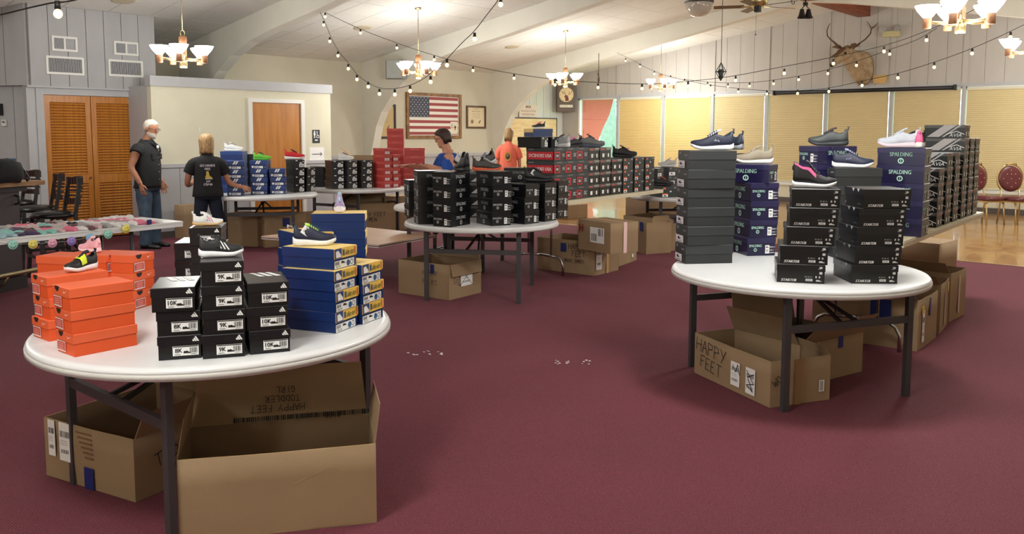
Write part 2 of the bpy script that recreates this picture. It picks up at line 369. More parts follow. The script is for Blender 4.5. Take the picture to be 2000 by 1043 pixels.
for k in range(len(WY) - 1):
    y1, y0 = WY[k] - (.48 if k == 0 else 0), WY[k + 1]
    wn = MB()
    for a, b in ((y0, y0 + .05), (y1 - .05, y1)): wn.box(GX + .0, GX + .1, a, b, Z0, Z1)
    wn.box(GX, GX + .1, y0, y1, Z1 - .04, Z1); wn.box(GX, GX + .1, y0, y1, Z0, Z0 + .04)
    if k == 0: wn.box(GX, GX + .1, y0, y1, 1.15, 1.17) if False else None
    o = struct('window_%d' % (k + 1), wn, ['white_trim'])
    MB().box(GX + .06, GX + .066, y0 + .05, y1 - .05, Z0 + .04, Z1 - .04).build('pane', ['clear_glass'], o)
    MB().box(GX - .045, GX + .02, y0 - .035, y0 + .035, Z0, Z1 + .01).build('mullion', ['trim_grey'], o)
    if k:
        bl = MB(); n = 96; zs = [Z1 - .06 - (Z1 - Z0 - .1) * i / n for i in range(n + 1)]
        vs = []
        for i, z in enumerate(zs):
            xx = GX - .012 - (.005 if i % 2 else 0)
            vs += [(xx, y0 + .06, z), (xx, y1 - .06, z)]
        bl.add(vs, [(2 * i, 2 * i + 1, 2 * i + 3, 2 * i + 2) for i in range(n)])
        bl.box(GX - .04, GX - .005, y0 + .055, y1 - .055, Z1 - .075, Z1 - .03, 1)
        bl.box(GX - .03, GX - .005, y0 + .06, y1 - .06, Z0 + .03, Z0 + .055, 1)
        nm = ['', 'next to the uncovered window', 'second along from the uncovered window', 'third along from the uncovered window', 'under the left end of the black screen case', 'under the middle of the black screen case', 'under the right end of the black screen case', 'behind the burgundy chairs', 'beyond the right edge of the picture', 'far beyond the right edge of the picture', 'last']
        t = tag(bl.build('pleated_blind', ['blind_warm' if k < 3 else 'blind', 'cream_paint']), 'tan pleated blind closed over the window, ' + nm[k], 'blind', 'tan pleated window blinds')
# north wall: white planks of the last bay, chair rail of the others
wn3 = MB().box(16.3, GX, EY - .02, EY, 0, 3.1).build('plank_backing', ['trim_dark'], wall_eave)
for i in range(9):
    a = 16.32 + i * .3
    MB().box(a, min(a + .288, GX - .02), EY - .035, EY - .015, 0, 3.05).build('wall_plank', ['white_siding'], wall_eave)
for x0, x1 in ((7.82, 11.84), (12.04, 16.06)):
    MB().box(x0, x1, EY - .045, EY, 1.03, 1.10).build('chair_rail', ['trim_grey'], wall_eave)
    for k in range(10): MB().box(x0 + k * .4 + .005, x0 + k * .4 + .395, EY - .012, EY, .1, 1.03).build('lower_panel', ['grey_panel'], wall_eave)
struct('baseboard_north', MB().box(9.2, GX, EY - .03, EY, 0, .1), ['trim_dark'])
# washroom block with wooden door: partial-height wall
DY = 12.35
wd = MB(); x0, x1 = 5.88, 9.12; da, db = 7.551, 8.49
wd.box(x0, da - .07, DY, DY + .12, 0, 2.3); wd.box(db + .07, x1, DY, DY + .12, 0, 2.3); wd.box(da - .07, db + .07, DY, DY + .12, 2.14, 2.3)
wd.box(x1 - .12, x1, DY + .12, EY, 0, 2.3)
wall_wash = struct('wall_center', wd, ['cream_paint'])
MB().box(x0 - .001, x0 + .12, DY + .12, 13.1, 0, 2.3).build('side_return', ['trim_grey'], wall_wash)
MB().box(x0 - .02, x1 + .02, DY - .035, DY + .14, 2.29, 2.44).build('wall_cap', ['trim_grey'], wall_wash)
for a, b in ((x0, da - .07), (db + .07, x1)):
    MB().box(a, b, DY - .03, DY, 1.065, 1.12).build('chair_rail', ['trim_grey'], wall_wash)
    n = max(1, round((b - a) / .4)); st = (b - a) / n
    for k in range(n): MB().box(a + k * st + .004, a + (k + 1) * st - .004, DY - .014, DY, .1, 1.065).build('lower_panel', ['grey_panel'], wall_wash)
struct('baseboard_center', MB().box(x0, da - .07, DY - .02, DY, 0, .1).box(db + .07, x1, DY - .02, DY, 0, .1), ['trim_dark'])
d = MB(); d.box(da - .07, da, DY - .03, DY + .08, 0, 2.16); d.box(db, db + .07, DY - .03, DY + .08, 0, 2.16); d.box(da, db, DY - .03, DY + .08, 2.095, 2.16)
door1 = struct('door_1', d, ['white_trim'])
MB().box(da + .004, db - .004, DY + .0, DY + .045, .012, 2.092).build('door_leaf', ['door_wood'], door1)
for z in (.25, 1.05, 1.85): MB().box(da - .012, da + .012, DY - .012, DY + .01, z - .05, z + .05).build('hinge', ['brass'], door1)
MB().tube([(db - .07, DY, 1.0), (db - .07, DY - .05, 1.0), (db - .07, DY - .075, 1.0)], [.012, .014, .028], 12).build('door_knob', ['brass'], door1)
# closet wall with louvred doors and bulkhead
LY = 13.1
la, lb, lt = 4.66, 5.96, 2.14
wl = MB(); wl.box(4.44, la - .1, LY, LY + .12, 0, 2.27); wl.box(lb + .1, 6.3, LY, LY + .12, 0, 2.27); wl.box(la - .1, lb + .1, LY, LY + .12, lt + .09, 2.27)
wl.box(4.44, 6.32, LY + .05, LY + .2, 2.27, 3.45); wl.box(6.22, 6.32, LY + .05, EY, 2.27, 3.4)
wall_closet = struct('wall_left', wl, ['trim_grey'])
for k in range(7):
    a = 4.50 + k * .26
    MB().box(a + .004, a + .256, LY - .03, LY + .05, 2.262, ceil(LY) + .0).build('siding_plank', ['grey_panel'], wall_closet)
for k in range(5): MB().box(6.32, 6.345, LY + .06 + k * .3, LY + .35 + k * .3, 2.262, ceil(LY + .06 + k * .3) - .03).build('siding_plank', ['grey_panel'], wall_closet)
MB().box(4.44, 6.34, LY - .05, LY + .02, 2.235, 2.262).build('bulkhead_sill', ['trim_grey'], wall_closet)
dr = MB(); dr.box(la - .1, la, LY - .02, LY + .05, 0, lt + .09); dr.box(lb, lb + .1, LY - .02, LY + .05, 0, lt + .09); dr.box(la, lb, LY - .02, LY + .05, lt, lt + .09)
door2 = struct('door_2', dr, ['trim_grey'])
slat = MB().box(-.235, .235, -.006, .006, -.02, .02).mesh('louvre_slat', ['honey_wood'])
for s in range(2):
    a = la + .006 + s * .652; b = a + .642
    lf = MB(); lf.box(a, a + .075, LY + .0, LY + .035, .02, lt - .005); lf.box(b - .075, b, LY, LY + .035, .02, lt - .005)
    for z0_, z1_ in ((.02, .2), (.84, .97), (lt - .105, lt - .005)): lf.box(a + .075, b - .075, LY, LY + .035, z0_, z1_)
    lfo = lf.build('louvre_door_leaf', ['honey_wood'], door2)
    for za, zb, n in ((.2, .84, 15), (.97, lt - .105, 26)):
        for k in range(n):
            link('louvre_slat', slat, lfo, Matrix.Translation(((a + b) / 2, LY + .02, za + (zb - za) * (k + .5) / n)) @ Matrix.Rotation(math.radians(-38), 4, 'X') @ Matrix.Diagonal(((b - a - .15) / .47, 1, 1, 1)))
MB().tube([(la + .6, LY, .92), (la + .6, LY - .03, .92)], [.008, .016], 10).build('door_knob', ['walnut'], door2)
# slanted wall at far left
A = onz(0, 167, 2.262); Bp = Vector((4.47, LY - .02, 0)); A = Vector((A.x, A.y, 0)); dv = (A - Bp).normalized(); A = Bp + dv * 3.2
nv = Vector((dv.y, -dv.x, 0)); nv = nv if nv.dot(Vector((0, 0, 0)) - Bp) < 0 else -nv
def slab(p, q, off, th, z0, z1):
    a, b = p - nv * off, q - nv * off; c, d_ = b + nv * th, a + nv * th
    return MB().add([(v.x, v.y, z0) for v in (a, b, c, d_)] + [(v.x, v.y, z1) for v in (a, b, c, d_)], [(3, 2, 1, 0), (4, 5, 6, 7), (0, 1, 5, 4), (1, 2, 6, 5), (2, 3, 7, 6), (3, 0, 4, 7)])
w4 = slab(Bp, A, -.16, .1, 0, 3.6); wall_slant = struct('wall_corner', w4, ['grey_panel'])
for k in range(8):
    slab(Bp + dv * (.02 + k * .36), Bp + dv * (.37 + k * .36), 0, .16, 2.262, 3.6).build('siding_plank', ['grey_panel'], wall_slant)
for k in range(8):
    slab(Bp + dv * (.04 + k * .36), Bp + dv * (.39 + k * .36), -.145, .02, 0, 2.26).build('lower_plank', ['trim_grey'], wall_slant)
# exterior beyond the uncovered window
struct('ground', MB().box(GX + .2, 120, -60, 90, -.5, -.4), ['grass'])
fin = MB(); pts = [(GX + .2, -.4), (20.35, -.4), (20.463, .533), (20.685, 1.22), (21.019, 1.76), (21.334, 2.15), (21.6, 2.75), (GX + .2, 2.75)]
fin.prism(pts, 0, .3, 0, Matrix(((1, 0, 0, 0), (0, 0, -1, 15.17), (0, 1, 0, 0), (0, 0, 0, 1))))
fino = struct('wall_outside', fin, ['red_stucco'])
for k in range(7): MB().prism([(19.3 + k * .2, -.3), (19.48 + k * .2, -.3), (19.52 + k * .24, 1.95 - k * .1), (19.3 + k * .24, 2.02 - k * .1)], 0, .02, 0, Matrix(((1, 0, 0, 0), (0, 0, -1, 14.87), (0, 1, 0, 0), (0, 0, 0, 1)))).build('outer_board', ['red_stucco'], fino) if k < 5 else None
struct('roof_eave', MB().box(GX + .2, 22.4, 13.6, 16, 2.75, 2.95), ['red_stucco_dark'])
def tree(x, y, h, r, label):
    t = thing('tree', (x, y, -.42), 0, label, 'tree', 'park trees outside the window')
    MB().tube([(0, 0, 0), (.05, 0, h * .3), (-.1, .1, h * .6)], [.5, .32, .2], 10).tube([(0, 0, h * .3), (.9, .3, h * .6)], [.2, .1], 8).tube([(0, 0, h * .33), (-.9, -.5, h * .62)], [.2, .1], 8).build('trunk', ['bark'], t)
    lf = MB(); rr = random.Random(int(x * 10))
    for i in range(1500):
        a, b, q = rr.uniform(0, 2 * PI), rr.uniform(-.75, 1), rr.uniform(.55, 1); c = math.sqrt(max(0, 1 - b * b))
        p = Vector((r * q * c * math.cos(a), r * q * c * math.sin(a), h * .62 + r * .8 * q * b)); s_ = rr.uniform(.12, .3)
        u = Vector((rr.uniform(-1, 1), rr.uniform(-1, 1), rr.uniform(-1, 1))).normalized(); v = u.cross(Vector((rr.uniform(-1, 1), 1, rr.uniform(-1, 1)))).normalized()
        lf.add([p - u * s_, p - v * s_ * .6, p + u * s_, p + v * s_ * .6], [(0, 1, 2, 3)])
    tag(lf.build('foliage', ['leaf'], t), kind='stuff')
tree(33.5, 23.4, 11, 5.0, 'big grey-trunked park tree seen through the uncovered window')
tree(72, 58, 14, 7.5, 'distant round tree far across the lawn, left of the trunk')
tree(78, 42, 13, 7, 'distant leafy tree far across the lawn, right of the trunk')
tree(56, 43, 12, 6, 'distant leafy tree straight behind the grey trunk')
# ------------------------------------------------------------ wall fixtures
def rect_frame(mb, w, h, fw, th, mi=0):
    mb.box(-w / 2, -w / 2 + fw, -th, 0, -h / 2, h / 2, mi); mb.box(w / 2 - fw, w / 2, -th, 0, -h / 2, h / 2, mi)
    mb.box(-w / 2 + fw, w / 2 - fw, -th, 0, -h / 2, -h / 2 + fw, mi); mb.box(-w / 2 + fw, w / 2 - fw, -th, 0, h / 2 - fw, h / 2, mi)
VF = Matrix(((1, 0, 0, 0), (0, 0, -1, 0), (0, 1, 0, 0), (0, 0, 0, 1)))   # u->x, v->z, out->-y
# flag in frame
t = thing('framed_flag', (14.0, EY - .001, 2.005), 0, 'framed stars and stripes flag in oak frame on the cream wall', 'flag')
mb = MB(); rect_frame(mb, 1.80, 1.08, .075, .05); mb.build('frame', ['gold_oak'], t)
d = Dec(); W_, H_ = 1.60, .90; x0_, y0_ = -W_ / 2, -H_ / 2; d.rect(-.83, .83, -.47, .47, (232, 228, 218), 0)
for i in range(13):
    if i % 2 == 0: d.rect(x0_, -x0_, y0_ + H_ * i / 13 + 0.001, y0_ + H_ * (i + 1) / 13, (158, 62, 66), 1)
d.rect(x0_, x0_ + W_ * .40, y0_ + H_ * 6 / 13, -y0_, (58, 62, 82), 2)
for r in range(9):
    for c in range(6 if r % 2 == 0 else 5):
        cx_ = x0_ + W_ * .4 * ((c + .5 + (0 if r % 2 == 0 else .5)) / 6.1 + .005); cy_ = y0_ + H_ * 6 / 13 + H_ * 7 / 13 * (r + .5) / 9
        d.poly([(cx_ + .017 * (1 if k % 2 == 0 else .42) * math.cos(PI / 2 + k * PI / 5), cy_ + .017 * (1 if k % 2 == 0 else .42) * math.sin(PI / 2 + k * PI / 5)) for k in range(10)], (240, 238, 234), 3)
link('flag_cloth', d.mesh('flag_cloth'), t, VF @ Matrix.Translation((0, 0, .015)))
d = Dec(); d.rect(.54, .78, -.43, -.13, (228, 220, 200), 4).disc(.70, -.26, .035, (176, 140, 70), 5).rect(.68, .72, -.34, -.24, (176, 140, 70), 5).rect(.56, .62, -.20, -.19, 'ink', 5).rect(.56, .63, -.23, -.22, 'ink', 5).text('Be', .60, -.27, .07, 'ink', 5)
link('inset_card', d.mesh('inset_card'), t, VF @ Matrix.Translation((0, 0, .016)))
MB().box(-.86, .86, -.014, 0, -.5, .5).build('backing', ['paper'], t)
def certificate(x, z, w, h, label, dark):
    t = thing('framed_certificate', (x, EY - .001, z), 0, label, 'picture')
    mb = MB(); rect_frame(mb, w, h, .045, .035); mb.build('frame', ['walnut' if not dark else 'black_metal'], t)
    d = Dec(); d.rect(-w / 2 + .02, w / 2 - .02, -h / 2 + .02, h / 2 - .02, (222, 206, 170) if not dark else (196, 168, 116), 0)
    d.text('CHARTER', 0, h * .36, .045, (150, 120, 90), 1).text('National Order', 0, h * .26, .05, (70, 56, 48), 1)
    for k in range(5): d.rect(-w * .2, w * .2, h * (.16 - k * .05), h * (.168 - k * .05), (140, 124, 100), 1)
    d.disc(-w * .2, -h * .2, .04, (130, 110, 80), 1).ring(-w * .2, -h * .2, .045, .055, (110, 90, 60), 1).poly([(w * .12, -h * .28), (w * .2, -h * .26), (w * .25, -h * .1), (w * .18, -h * .16)], (110, 84, 60), 1)
    link('print', d.mesh('print'), t, VF @ Matrix.Translation((0, 0, .012)))
certificate(15.45, 2.0, .70, .57, 'brown framed certificate on cream wall right of the flag', False)
certificate(12.42, 1.86, .72, .78, 'black framed parchment partly hidden by the arch, left of the flag', True)
# plywood board, sign
t = thing('wooden_board', (17.55, EY - .04, 1.3), 0, 'large pale plywood board with dark edging against the white planks', 'board')
MB().box(-1.1, 1.1, -.03, 0, -1.0, .69).build('panel', ['ply_wood'], t); MB().box(-1.1, 1.12, -.04, 0, .69, .72).box(1.1, 1.13, -.04, 0, -1.0, .72).build('edging', ['trim_dark'], t)
t = thing('painted_sign', (17.42, EY - .06, 2.2), 0, 'small cream sign with red lettering resting on top of the plywood board', 'sign')
mb = MB(); mb.prism([(-.37, -.17), (.37, -.17), (.37, .13), (.33, .17), (-.33, .17), (-.37, .13)], 0, .02, 0, VF); mb.build('sign_board', [(226, 206, 192)], t)
d = Dec(); d.text('BPOE', 0, .1, .09, (120, 40, 40), 1, bold=.004).text('THE ACCENT IN NITTIE', 0, -.01, .058, (120, 50, 50), 1).text('LODGE NO 1302 EL', 0, -.1, .062, (120, 50, 50), 1)
link('lettering', d.mesh('lettering'), t, VF @ Matrix.Translation((0, 0, .021)))
# clock in the corner
cp = onx(1106, 192, 18.62); t = thing('wall_clock', cp, math.radians(-41), 'brown boxed corner clock with an elk on its round dial', 'clock')
MB().box(-.25, .25, 0, .2, -.37, .36).build('case', [(98, 80, 68)], t)
d = Dec(); d.disc(0, .1, .222, (60, 40, 30), 1, n=28).disc(0, .1, .205, (232, 206, 160), 2, n=28)
for k in range(12): a = k * PI / 6; d.rect(.18 * math.sin(a) - .008, .18 * math.sin(a) + .008, .1 + .18 * math.cos(a) - .012, .1 + .18 * math.cos(a) + .012, (96, 70, 50), 3)
d.poly([(-.03, -.07), (.07, -.075), (.06, .03), (.02, .08), (-.03, .09), (-.06, .04), (-.03, .02)], (116, 44, 30), 4)
for pts in ([(.0, .08), (-.04, .13), (-.1, .14), (-.12, .19)], [(-.04, .13), (-.05, .2)], [(.03, .08), (.08, .12), (.13, .13), (.14, .19)], [(.08, .12), (.08, .19)], [(-.08, .138), (-.09, .19)]): d.stroke(pts, .011, (96, 50, 36), 4)
link('dial', d.mesh('dial'), t, VF)
d = Dec(); d.rect(-.185, .185, -.25, -.18, (232, 224, 206), 1).text('B.P.O ELKS 1302', 0, -.215, .05, (90, 80, 110), 2)
link('name_strip', d.mesh('name_strip'), t, VF)
# washroom sign and arrow
t = thing('restroom_sign', (8.80, DY - .001, 1.535), 0, 'black and white restroom pictogram plate beside the wooden door', 'sign')
MB().box(-.075, .075, -.006, 0, -.115, .115).build('plate', [(34, 34, 38)], t)
d = Dec(); wc = (240, 240, 240)
d.disc(-.035, .085, .014, wc).rect(-.052, -.018, .02, .068, wc).rect(-.046, -.037, -.03, .02, wc).rect(-.033, -.024, -.03, .02, wc).rect(-.001, .002, -.03, .1, wc)
d.ring(.035, -.005, .018, .026, wc).disc(.024, .075, .011, wc).stroke([(.024, .06), (.026, .02), (.05, .02), (.06, -.02)], .009, wc).rect(-.03, .03, -.075, -.055, wc)
link('pictogram', d.mesh('pictogram'), t, VF @ Matrix.Translation((0, 0, .0065)))
t = thing('arrow_sign', (8.81, DY - .001, 1.225), 0, 'white paper sheet with a black arrow pointing right, beside the door', 'sign')
MB().box(-.155, .155, -.002, 0, -.12, .12).build('sheet', ['paper'], t)
d = Dec().rect(-.1, .08, -.006, .006, 'ink').poly([(.06, .03), (.075, .03), (.115, 0), (.075, -.03), (.06, -.03), (.09, 0)], 'ink'); link('arrow', d.mesh('arrow'), t, VF @ Matrix.Translation((0, 0, .003)))
MB().box(6.62, 6.635, DY - .012, DY, 1.62, 1.68).build('wall_hook', ['white_trim'], wall_wash)
# air vents
def vent(x0, x1, z0, z1, n, label, split=False):
    w, h = x1 - x0, z1 - z0; t = thing('air_vent', ((x0 + x1) / 2, LY - .03, (z0 + z1) / 2), 0, label, 'vent', 'white air vents on the grey bulkhead')
    mb = MB(); rect_frame(mb, w, h, .03, .015); (mb.box(-.012, .012, -.013, 0, -h / 2, h / 2) if split else None); mb.build('frame', ['white_trim'], t)
    MB().box(-w / 2 + .02, w / 2 - .02, -.001, .0, -h / 2 + .02, h / 2 - .02).build('backing', ['vent_dark'], t)
    sl = MB(); st = (w - .07) / n
    for k in range(n):
        xx = -w / 2 + .035 + st * (k + .5); sl.box(-st * .3, st * .3, -.001, .001, -h / 2 + .03, h / 2 - .03, 0, Matrix.Translation((xx, -.007, 0)) @ Matrix.Rotation(math.radians(35 if xx < 0 or not split else -25), 4, 'Z'))
    tag(sl.build('fins', [(206, 206, 210)], t), kind='stuff')
vent(4.80, 5.15, 2.77, 2.985, 26, 'small white split air vent, upper left on the grey bulkhead', True)
vent(4.71, 5.23, 2.435, 2.695, 26, 'long white air vent, lower left on the grey bulkhead')
vent(5.68, 6.05, 2.775, 2.98, 26, 'small white split air vent, upper right on the grey bulkhead', True)
vent(5.585, 6.11, 2.45, 2.70, 26, 'long white air vent, lower right on the grey bulkhead')
# thermostat & switch on slanted wall
for (px, py, w_, h_, nm, lb, c) in ((9, 240, .07, .09, 'thermostat', 'small white thermostat on the shaded grey wall by the louvred doors', 'white_trim'), (2, 214, .05, .17, 'wall_plaque', 'narrow dark plaque above the white thermostat', 'black_metal')):
    d_ = ray(px, py); q = Bp + nv * -0; 
    nn = nv; tt = ((Bp - nn * -.125) - Vector((0, 0, 0))).dot(nn) / Vector((d_.x, d_.y, 0)).dot(nn); P_ = Vector((tt * d_.x, tt * d_.y, EYE + tt * d_.z))
    a = math.atan2(-nn.y, -nn.x)  # outward, towards the hall
    t = thing(nm, P_, a + PI / 2, lb, 'thermostat' if nm == 'thermostat' else 'plaque')
    MB().box(-w_ / 2, w_ / 2, -.02, .01, -h_ / 2, h_ / 2).build('cover', [c], t)
    if nm == 'thermostat': MB().box(-.02, .02, -.024, -.02, .0, .025).build('display', [(90, 96, 100)], t)
# ceiling speakers, smoke heads
for (px, py, lb) in ((708, 54, 'round cream ceiling speaker in the second bay, left of the brass chandelier rod'), (1001, 91, 'round cream ceiling speaker in the third bay'), (240, 0, 'round cream ceiling speaker above the grey bulkhead')):
    dr_ = ray(px, py); tt = (RZ + SL * RY - EYE) / (dr_.z + SL * dr_.y); p = Vector((dr_.x * tt, dr_.y * tt, EYE + dr_.z * tt))
    t = thing('ceiling_speaker', p, 0, lb, 'speaker', 'round ceiling speakers'); t.rotation_euler = (-ang, 0, 0)
    MB().lathe([(.0, -.02), (.13, -.02), (.165, -.012), (.17, 0)], 24).build('grille', [(196, 184, 158)], t)
# wall speaker
t = thing('wall_speaker', (11.55, 13.42, 2.9), math.radians(-50), 'grey wedge wall speaker beside the arch over the red box stacks', 'speaker')
MB().prism([(-.16, -.14), (.16, -.14), (.22, .14), (-.22, .14)], -.19, .19).build('cabinet', [(120, 122, 118)], t)
MB().box(-.15, .15, -.155, -.14, -.18, .18).build('grille', [(150, 152, 146)], t)
# projector screen case
pa, pb = onx(1513, 181, 18.86), onx(1863, 172, 18.86)
t = thing('projection_screen_case', ((pa + pb) / 2), 0, 'long black roll-up screen case above the blinds', 'screen')
hl = (pa.y - pb.y) / 2
MB().tube([(0, -hl, 0), (0, hl, 0)], .042, 12).build('housing', ['black_metal'], t); MB().box(-.05, .105, -hl - .03, -hl, -.05, .06).box(-.05, .105, hl, hl + .03, -.05, .05).build('end_cap', [(40, 40, 42)], t)
# emergency light, wooden plaque
p = onx(1743, 66, 18.98); t = thing('emergency_light', p, -PI / 2, 'cream twin-headed emergency light above the elk head', 'light')
MB().box(-.17, .17, -.1, 0, -.07, .05).build('battery_box', [(196, 186, 140)], t)
for s in (-.15, .15): MB().tube([(s, -.06, .05), (s, -.1, .1), (s, -.17, .1)], [.03, .05, .075], 14).build('lamp_head', ['chrome'], t)
p = onx(1719, 155, 18.98); t = thing('wooden_plaque', p, -PI / 2, 'small varnished wooden plaque right of the elk head', 'plaque')
MB().prism([(-.13, -.09), (.13, -.09), (.15, .09), (-.15, .08)], 0, .03, 0, VF).build('board', [(206, 168, 104)], t)
# elk head: mount leaves the gable wall toward -x
p = onx(1680, 133, 18.99); t = thing('mounted_elk_head', p, 0, 'mounted elk head with tall antlers on the gable wall', 'trophy')
nk = MB(); sec = [((0, -.10, -.02), .20, .36), ((-.12, -.10, -.02), .215, .37), ((-.25, -.06, .03), .20, .33), ((-.38, .02, .12), .165, .25), ((-.48, .10, .22), .13, .17), ((-.55, .14, .27), .11, .12)]
rg = []
for (c, rx_, rz_) in sec:
    rg.append([(c[0] - .15 * math.sin(a) * rz_ * 0, c[1] + rx_ * math.cos(a), c[2] + rz_ * math.sin(a)) for a in [2 * PI * k / 16 for k in range(16)]])
nk.rings(rg); nk.build('neck', ['hide'], t)
hd = Matrix.Translation((-.55, .12, .30)) @ Matrix.Rotation(math.radians(-22), 4, 'Z') @ Matrix.Rotation(math.radians(-30), 4, 'Y')
# head along -x in its frame
h = MB(); hs = [(.1, .12, .13, 0), (0, .13, .14, 0), (-.12, .125, .13, .0), (-.24, .095, .10, -.01), (-.36, .07, .075, -.02), (-.46, .06, .06, -.03), (-.5, .04, .045, -.035)]
h.rings([[(x, ry * math.cos(a), zc + rz_ * math.sin(a)) for a in [2 * PI * k / 14 for k in range(14)]] for x, ry, rz_, zc in hs]); h.build('head', ['hide'], t, hd)
MB().ell((-.5, 0, -.035), .03, .05, .045).build('nose', ['black_metal'], t, hd)
MB().box(-.4, .05, -.04, .04, .1, .118).ell((-.1, 0, .1), .16, .08, .05).build('forehead', ['hide_dark'], t, hd)
for s in (-1, 1):
    MB().ell((-.13, s * .112, .05), .035, .016, .026).build('eye', ['black_metal'], t, hd)
    MB().tube([(.04, s * .1, .08), (.06, s * .18, .13), (.04, s * .27, .15), (.02, s * .33, .15)], [.02, .04, .03, .005], 8).build('ear', ['hide_dark'], t, hd)
def ant(pxs, dep):
    return [atd(a, b_, dep) - p for a, b_ in pxs]
dpt = depth_of(p + Vector((-.52, .16, .4)))
for pts, br in (([(1648, 99), (1636, 88), (1622, 77), (1616, 70), (1615, 60), (1618, 51), (1622, 45)], ([(1640, 92), (1631, 86), (1628, 84)], [(1636, 95), (1632, 89)])), ([(1663, 98), (1674, 88), (1690, 77), (1700, 66), (1702, 56), (1698, 49), (1693, 41)], ([(1702, 56), (1709, 51), (1715, 44)], [(1668, 92), (1677, 90), (1679, 86)]))):
    P3 = ant(pts, dpt); MB().tube(P3, [.022, .018, .016, .014, .012, .009, .004], 7).build('antler', ['antler'], t)
    a_ = MB()
    for b_ in br: a_.tube(ant(b_, dpt - .03), [.016, .012, .005][:len(b_)], 6)
    a_.build('antler_tine', ['antler'], t)
# hanging glass lantern, ceiling dome, ceiling fan, hook
pl = atd(1408, 140, 12.2); t = thing('hanging_lantern', pl, 0, 'geometric glass lantern hanging on a long thin cord', 'lantern')
bi = MB(); n = 6; R1 = .075
top = (0, 0, .13); bot = (0, 0, -.13); mid = [(R1 * math.cos(2 * PI * k / n), R1 * math.sin(2 * PI * k / n), 0) for k in range(n)]
for k in range(n): bi.tube([top, mid[k]], .005, 5).tube([bot, mid[k]], .005, 5).tube([mid[k], mid[(k + 1) % n]], .005, 5)
bi.build('frame', ['black_metal'], t)
g = MB(); g.add([top, bot] + mid, [(0, 2 + k, 2 + (k + 1) % n) for k in range(n)] + [(1, 2 + (k + 1) % n, 2 + k) for k in range(n)]); g.xf(Matrix.Diagonal((.97, .97, .97, 1))); g.build('glass', ['clear_glass'], t)
MB().tube([(0, 0, .13), (0, 0, ceil(pl.y) - pl.z)], .005, 5).build('cord', ['steel_grey'], t)
MB().lathe([(.0, -.1), (.03, -.09), (.03, .03), (0, .04)], 10).build('candle', [(70, 74, 70)], t)
dr_ = ray(1365, 2); tt = (RZ + SL * RY - EYE) / (dr_.z + SL * dr_.y); p = Vector((dr_.x * tt, dr_.y * tt, EYE + dr_.z * tt - .02))
t = thing('ceiling_dome', p, 0, 'large smoky half-round dome on the ceiling near the ridge', 'dome')
MB().lathe([(0.001, -.29), (.06, -.285), (.13, -.265), (.19, -.22), (.24, -.15), (.262, -.07), (.265, 0)], 28).build('bowl', ['smoked_dome'], t); MB().lathe([(.262, -.02), (.285, -.02), (.285, .03), (.262, .03)], 28).build('rim', ['steel_grey'], t)
p = onz(1480, 16, 3.62); fx = atd(1480, 12, 12.9); t = thing('ceiling_fan', fx, 0, 'five-bladed ceiling fan with brass motor near the ridge', 'fan')
MB().lathe([(.0, .0), (.1, .0), (.15, .04), (.155, .12), (.1, .16), (.03, .17)], 20).build('motor', ['brass'], t); MB().tube([(0, 0, .17), (0, 0, max(.2, ceil(fx.y) - fx.z))], .015, 8).build('downrod', ['brass'], t)
for k in range(5):
    a = math.radians(-28 + 72 * k); mt = Matrix.Rotation(a, 4, 'Z') @ Matrix.Rotation(math.radians(11), 4, 'X')
    MB().box(.2, .66, -.06, .06, -.004, .004).build('blade', ['walnut'], t, mt); MB().box(.1, .24, -.02, .02, -.01, .0).build('blade_arm', ['brass'], t, mt)
MB().box(-.04, .04, -.04, .04, -.09, 0).build('switch_box', ['black_metal'], t); MB().tube([(0, .02, -.09), (0, .02, -.42)], .002, 4).ell((0, .02, -.43), .01, .01, .012).build('pull_chain', ['steel_grey'], t)
pb_ = ony(1573, 14, RY - .03); t = thing('black_bell_lamps', pb_, 0, 'pair of black bell-shaped lamp shades hanging under the red-brown ridge beam', 'lamp')
ux = Vector((rx.x, rx.y, 0)).normalized()
for s in (-1, 1):
    c = ux * (s * .055); MB().lathe([(.028, -.0), (.04, -.05), (.052, -.1), (.075, -.15)], 14, 0, (c.x, c.y, -.03)).tube([(0, 0, .04), (c.x, c.y, -.02)], .008, 6).build('shade', ['black_metal'], t, Matrix.Diagonal((1.15, 1.15, 1.15, 1)))
MB().box(-.035, .035, -.035, .035, .03, .09).tube([(0, 0, .03), (0, 0, 4.13 - pb_.z)], .012, 6).build('mount', ['black_metal'], t)
ph = ony(1546, 4, RY - .05); t = thing('ceiling_hook', ph, 0, 'small dark iron hook under the ridge beam beside the fan', 'hook')
MB().tube([(0, 0, 4.13 - ph.z), (0, 0, 0), ux * .02 + Vector((0, 0, -.04)), ux * .05 + Vector((0, 0, -.03)), ux * .055 + Vector((0, 0, .01))], .007, 6).build('hook_wire', ['black_metal'], t)

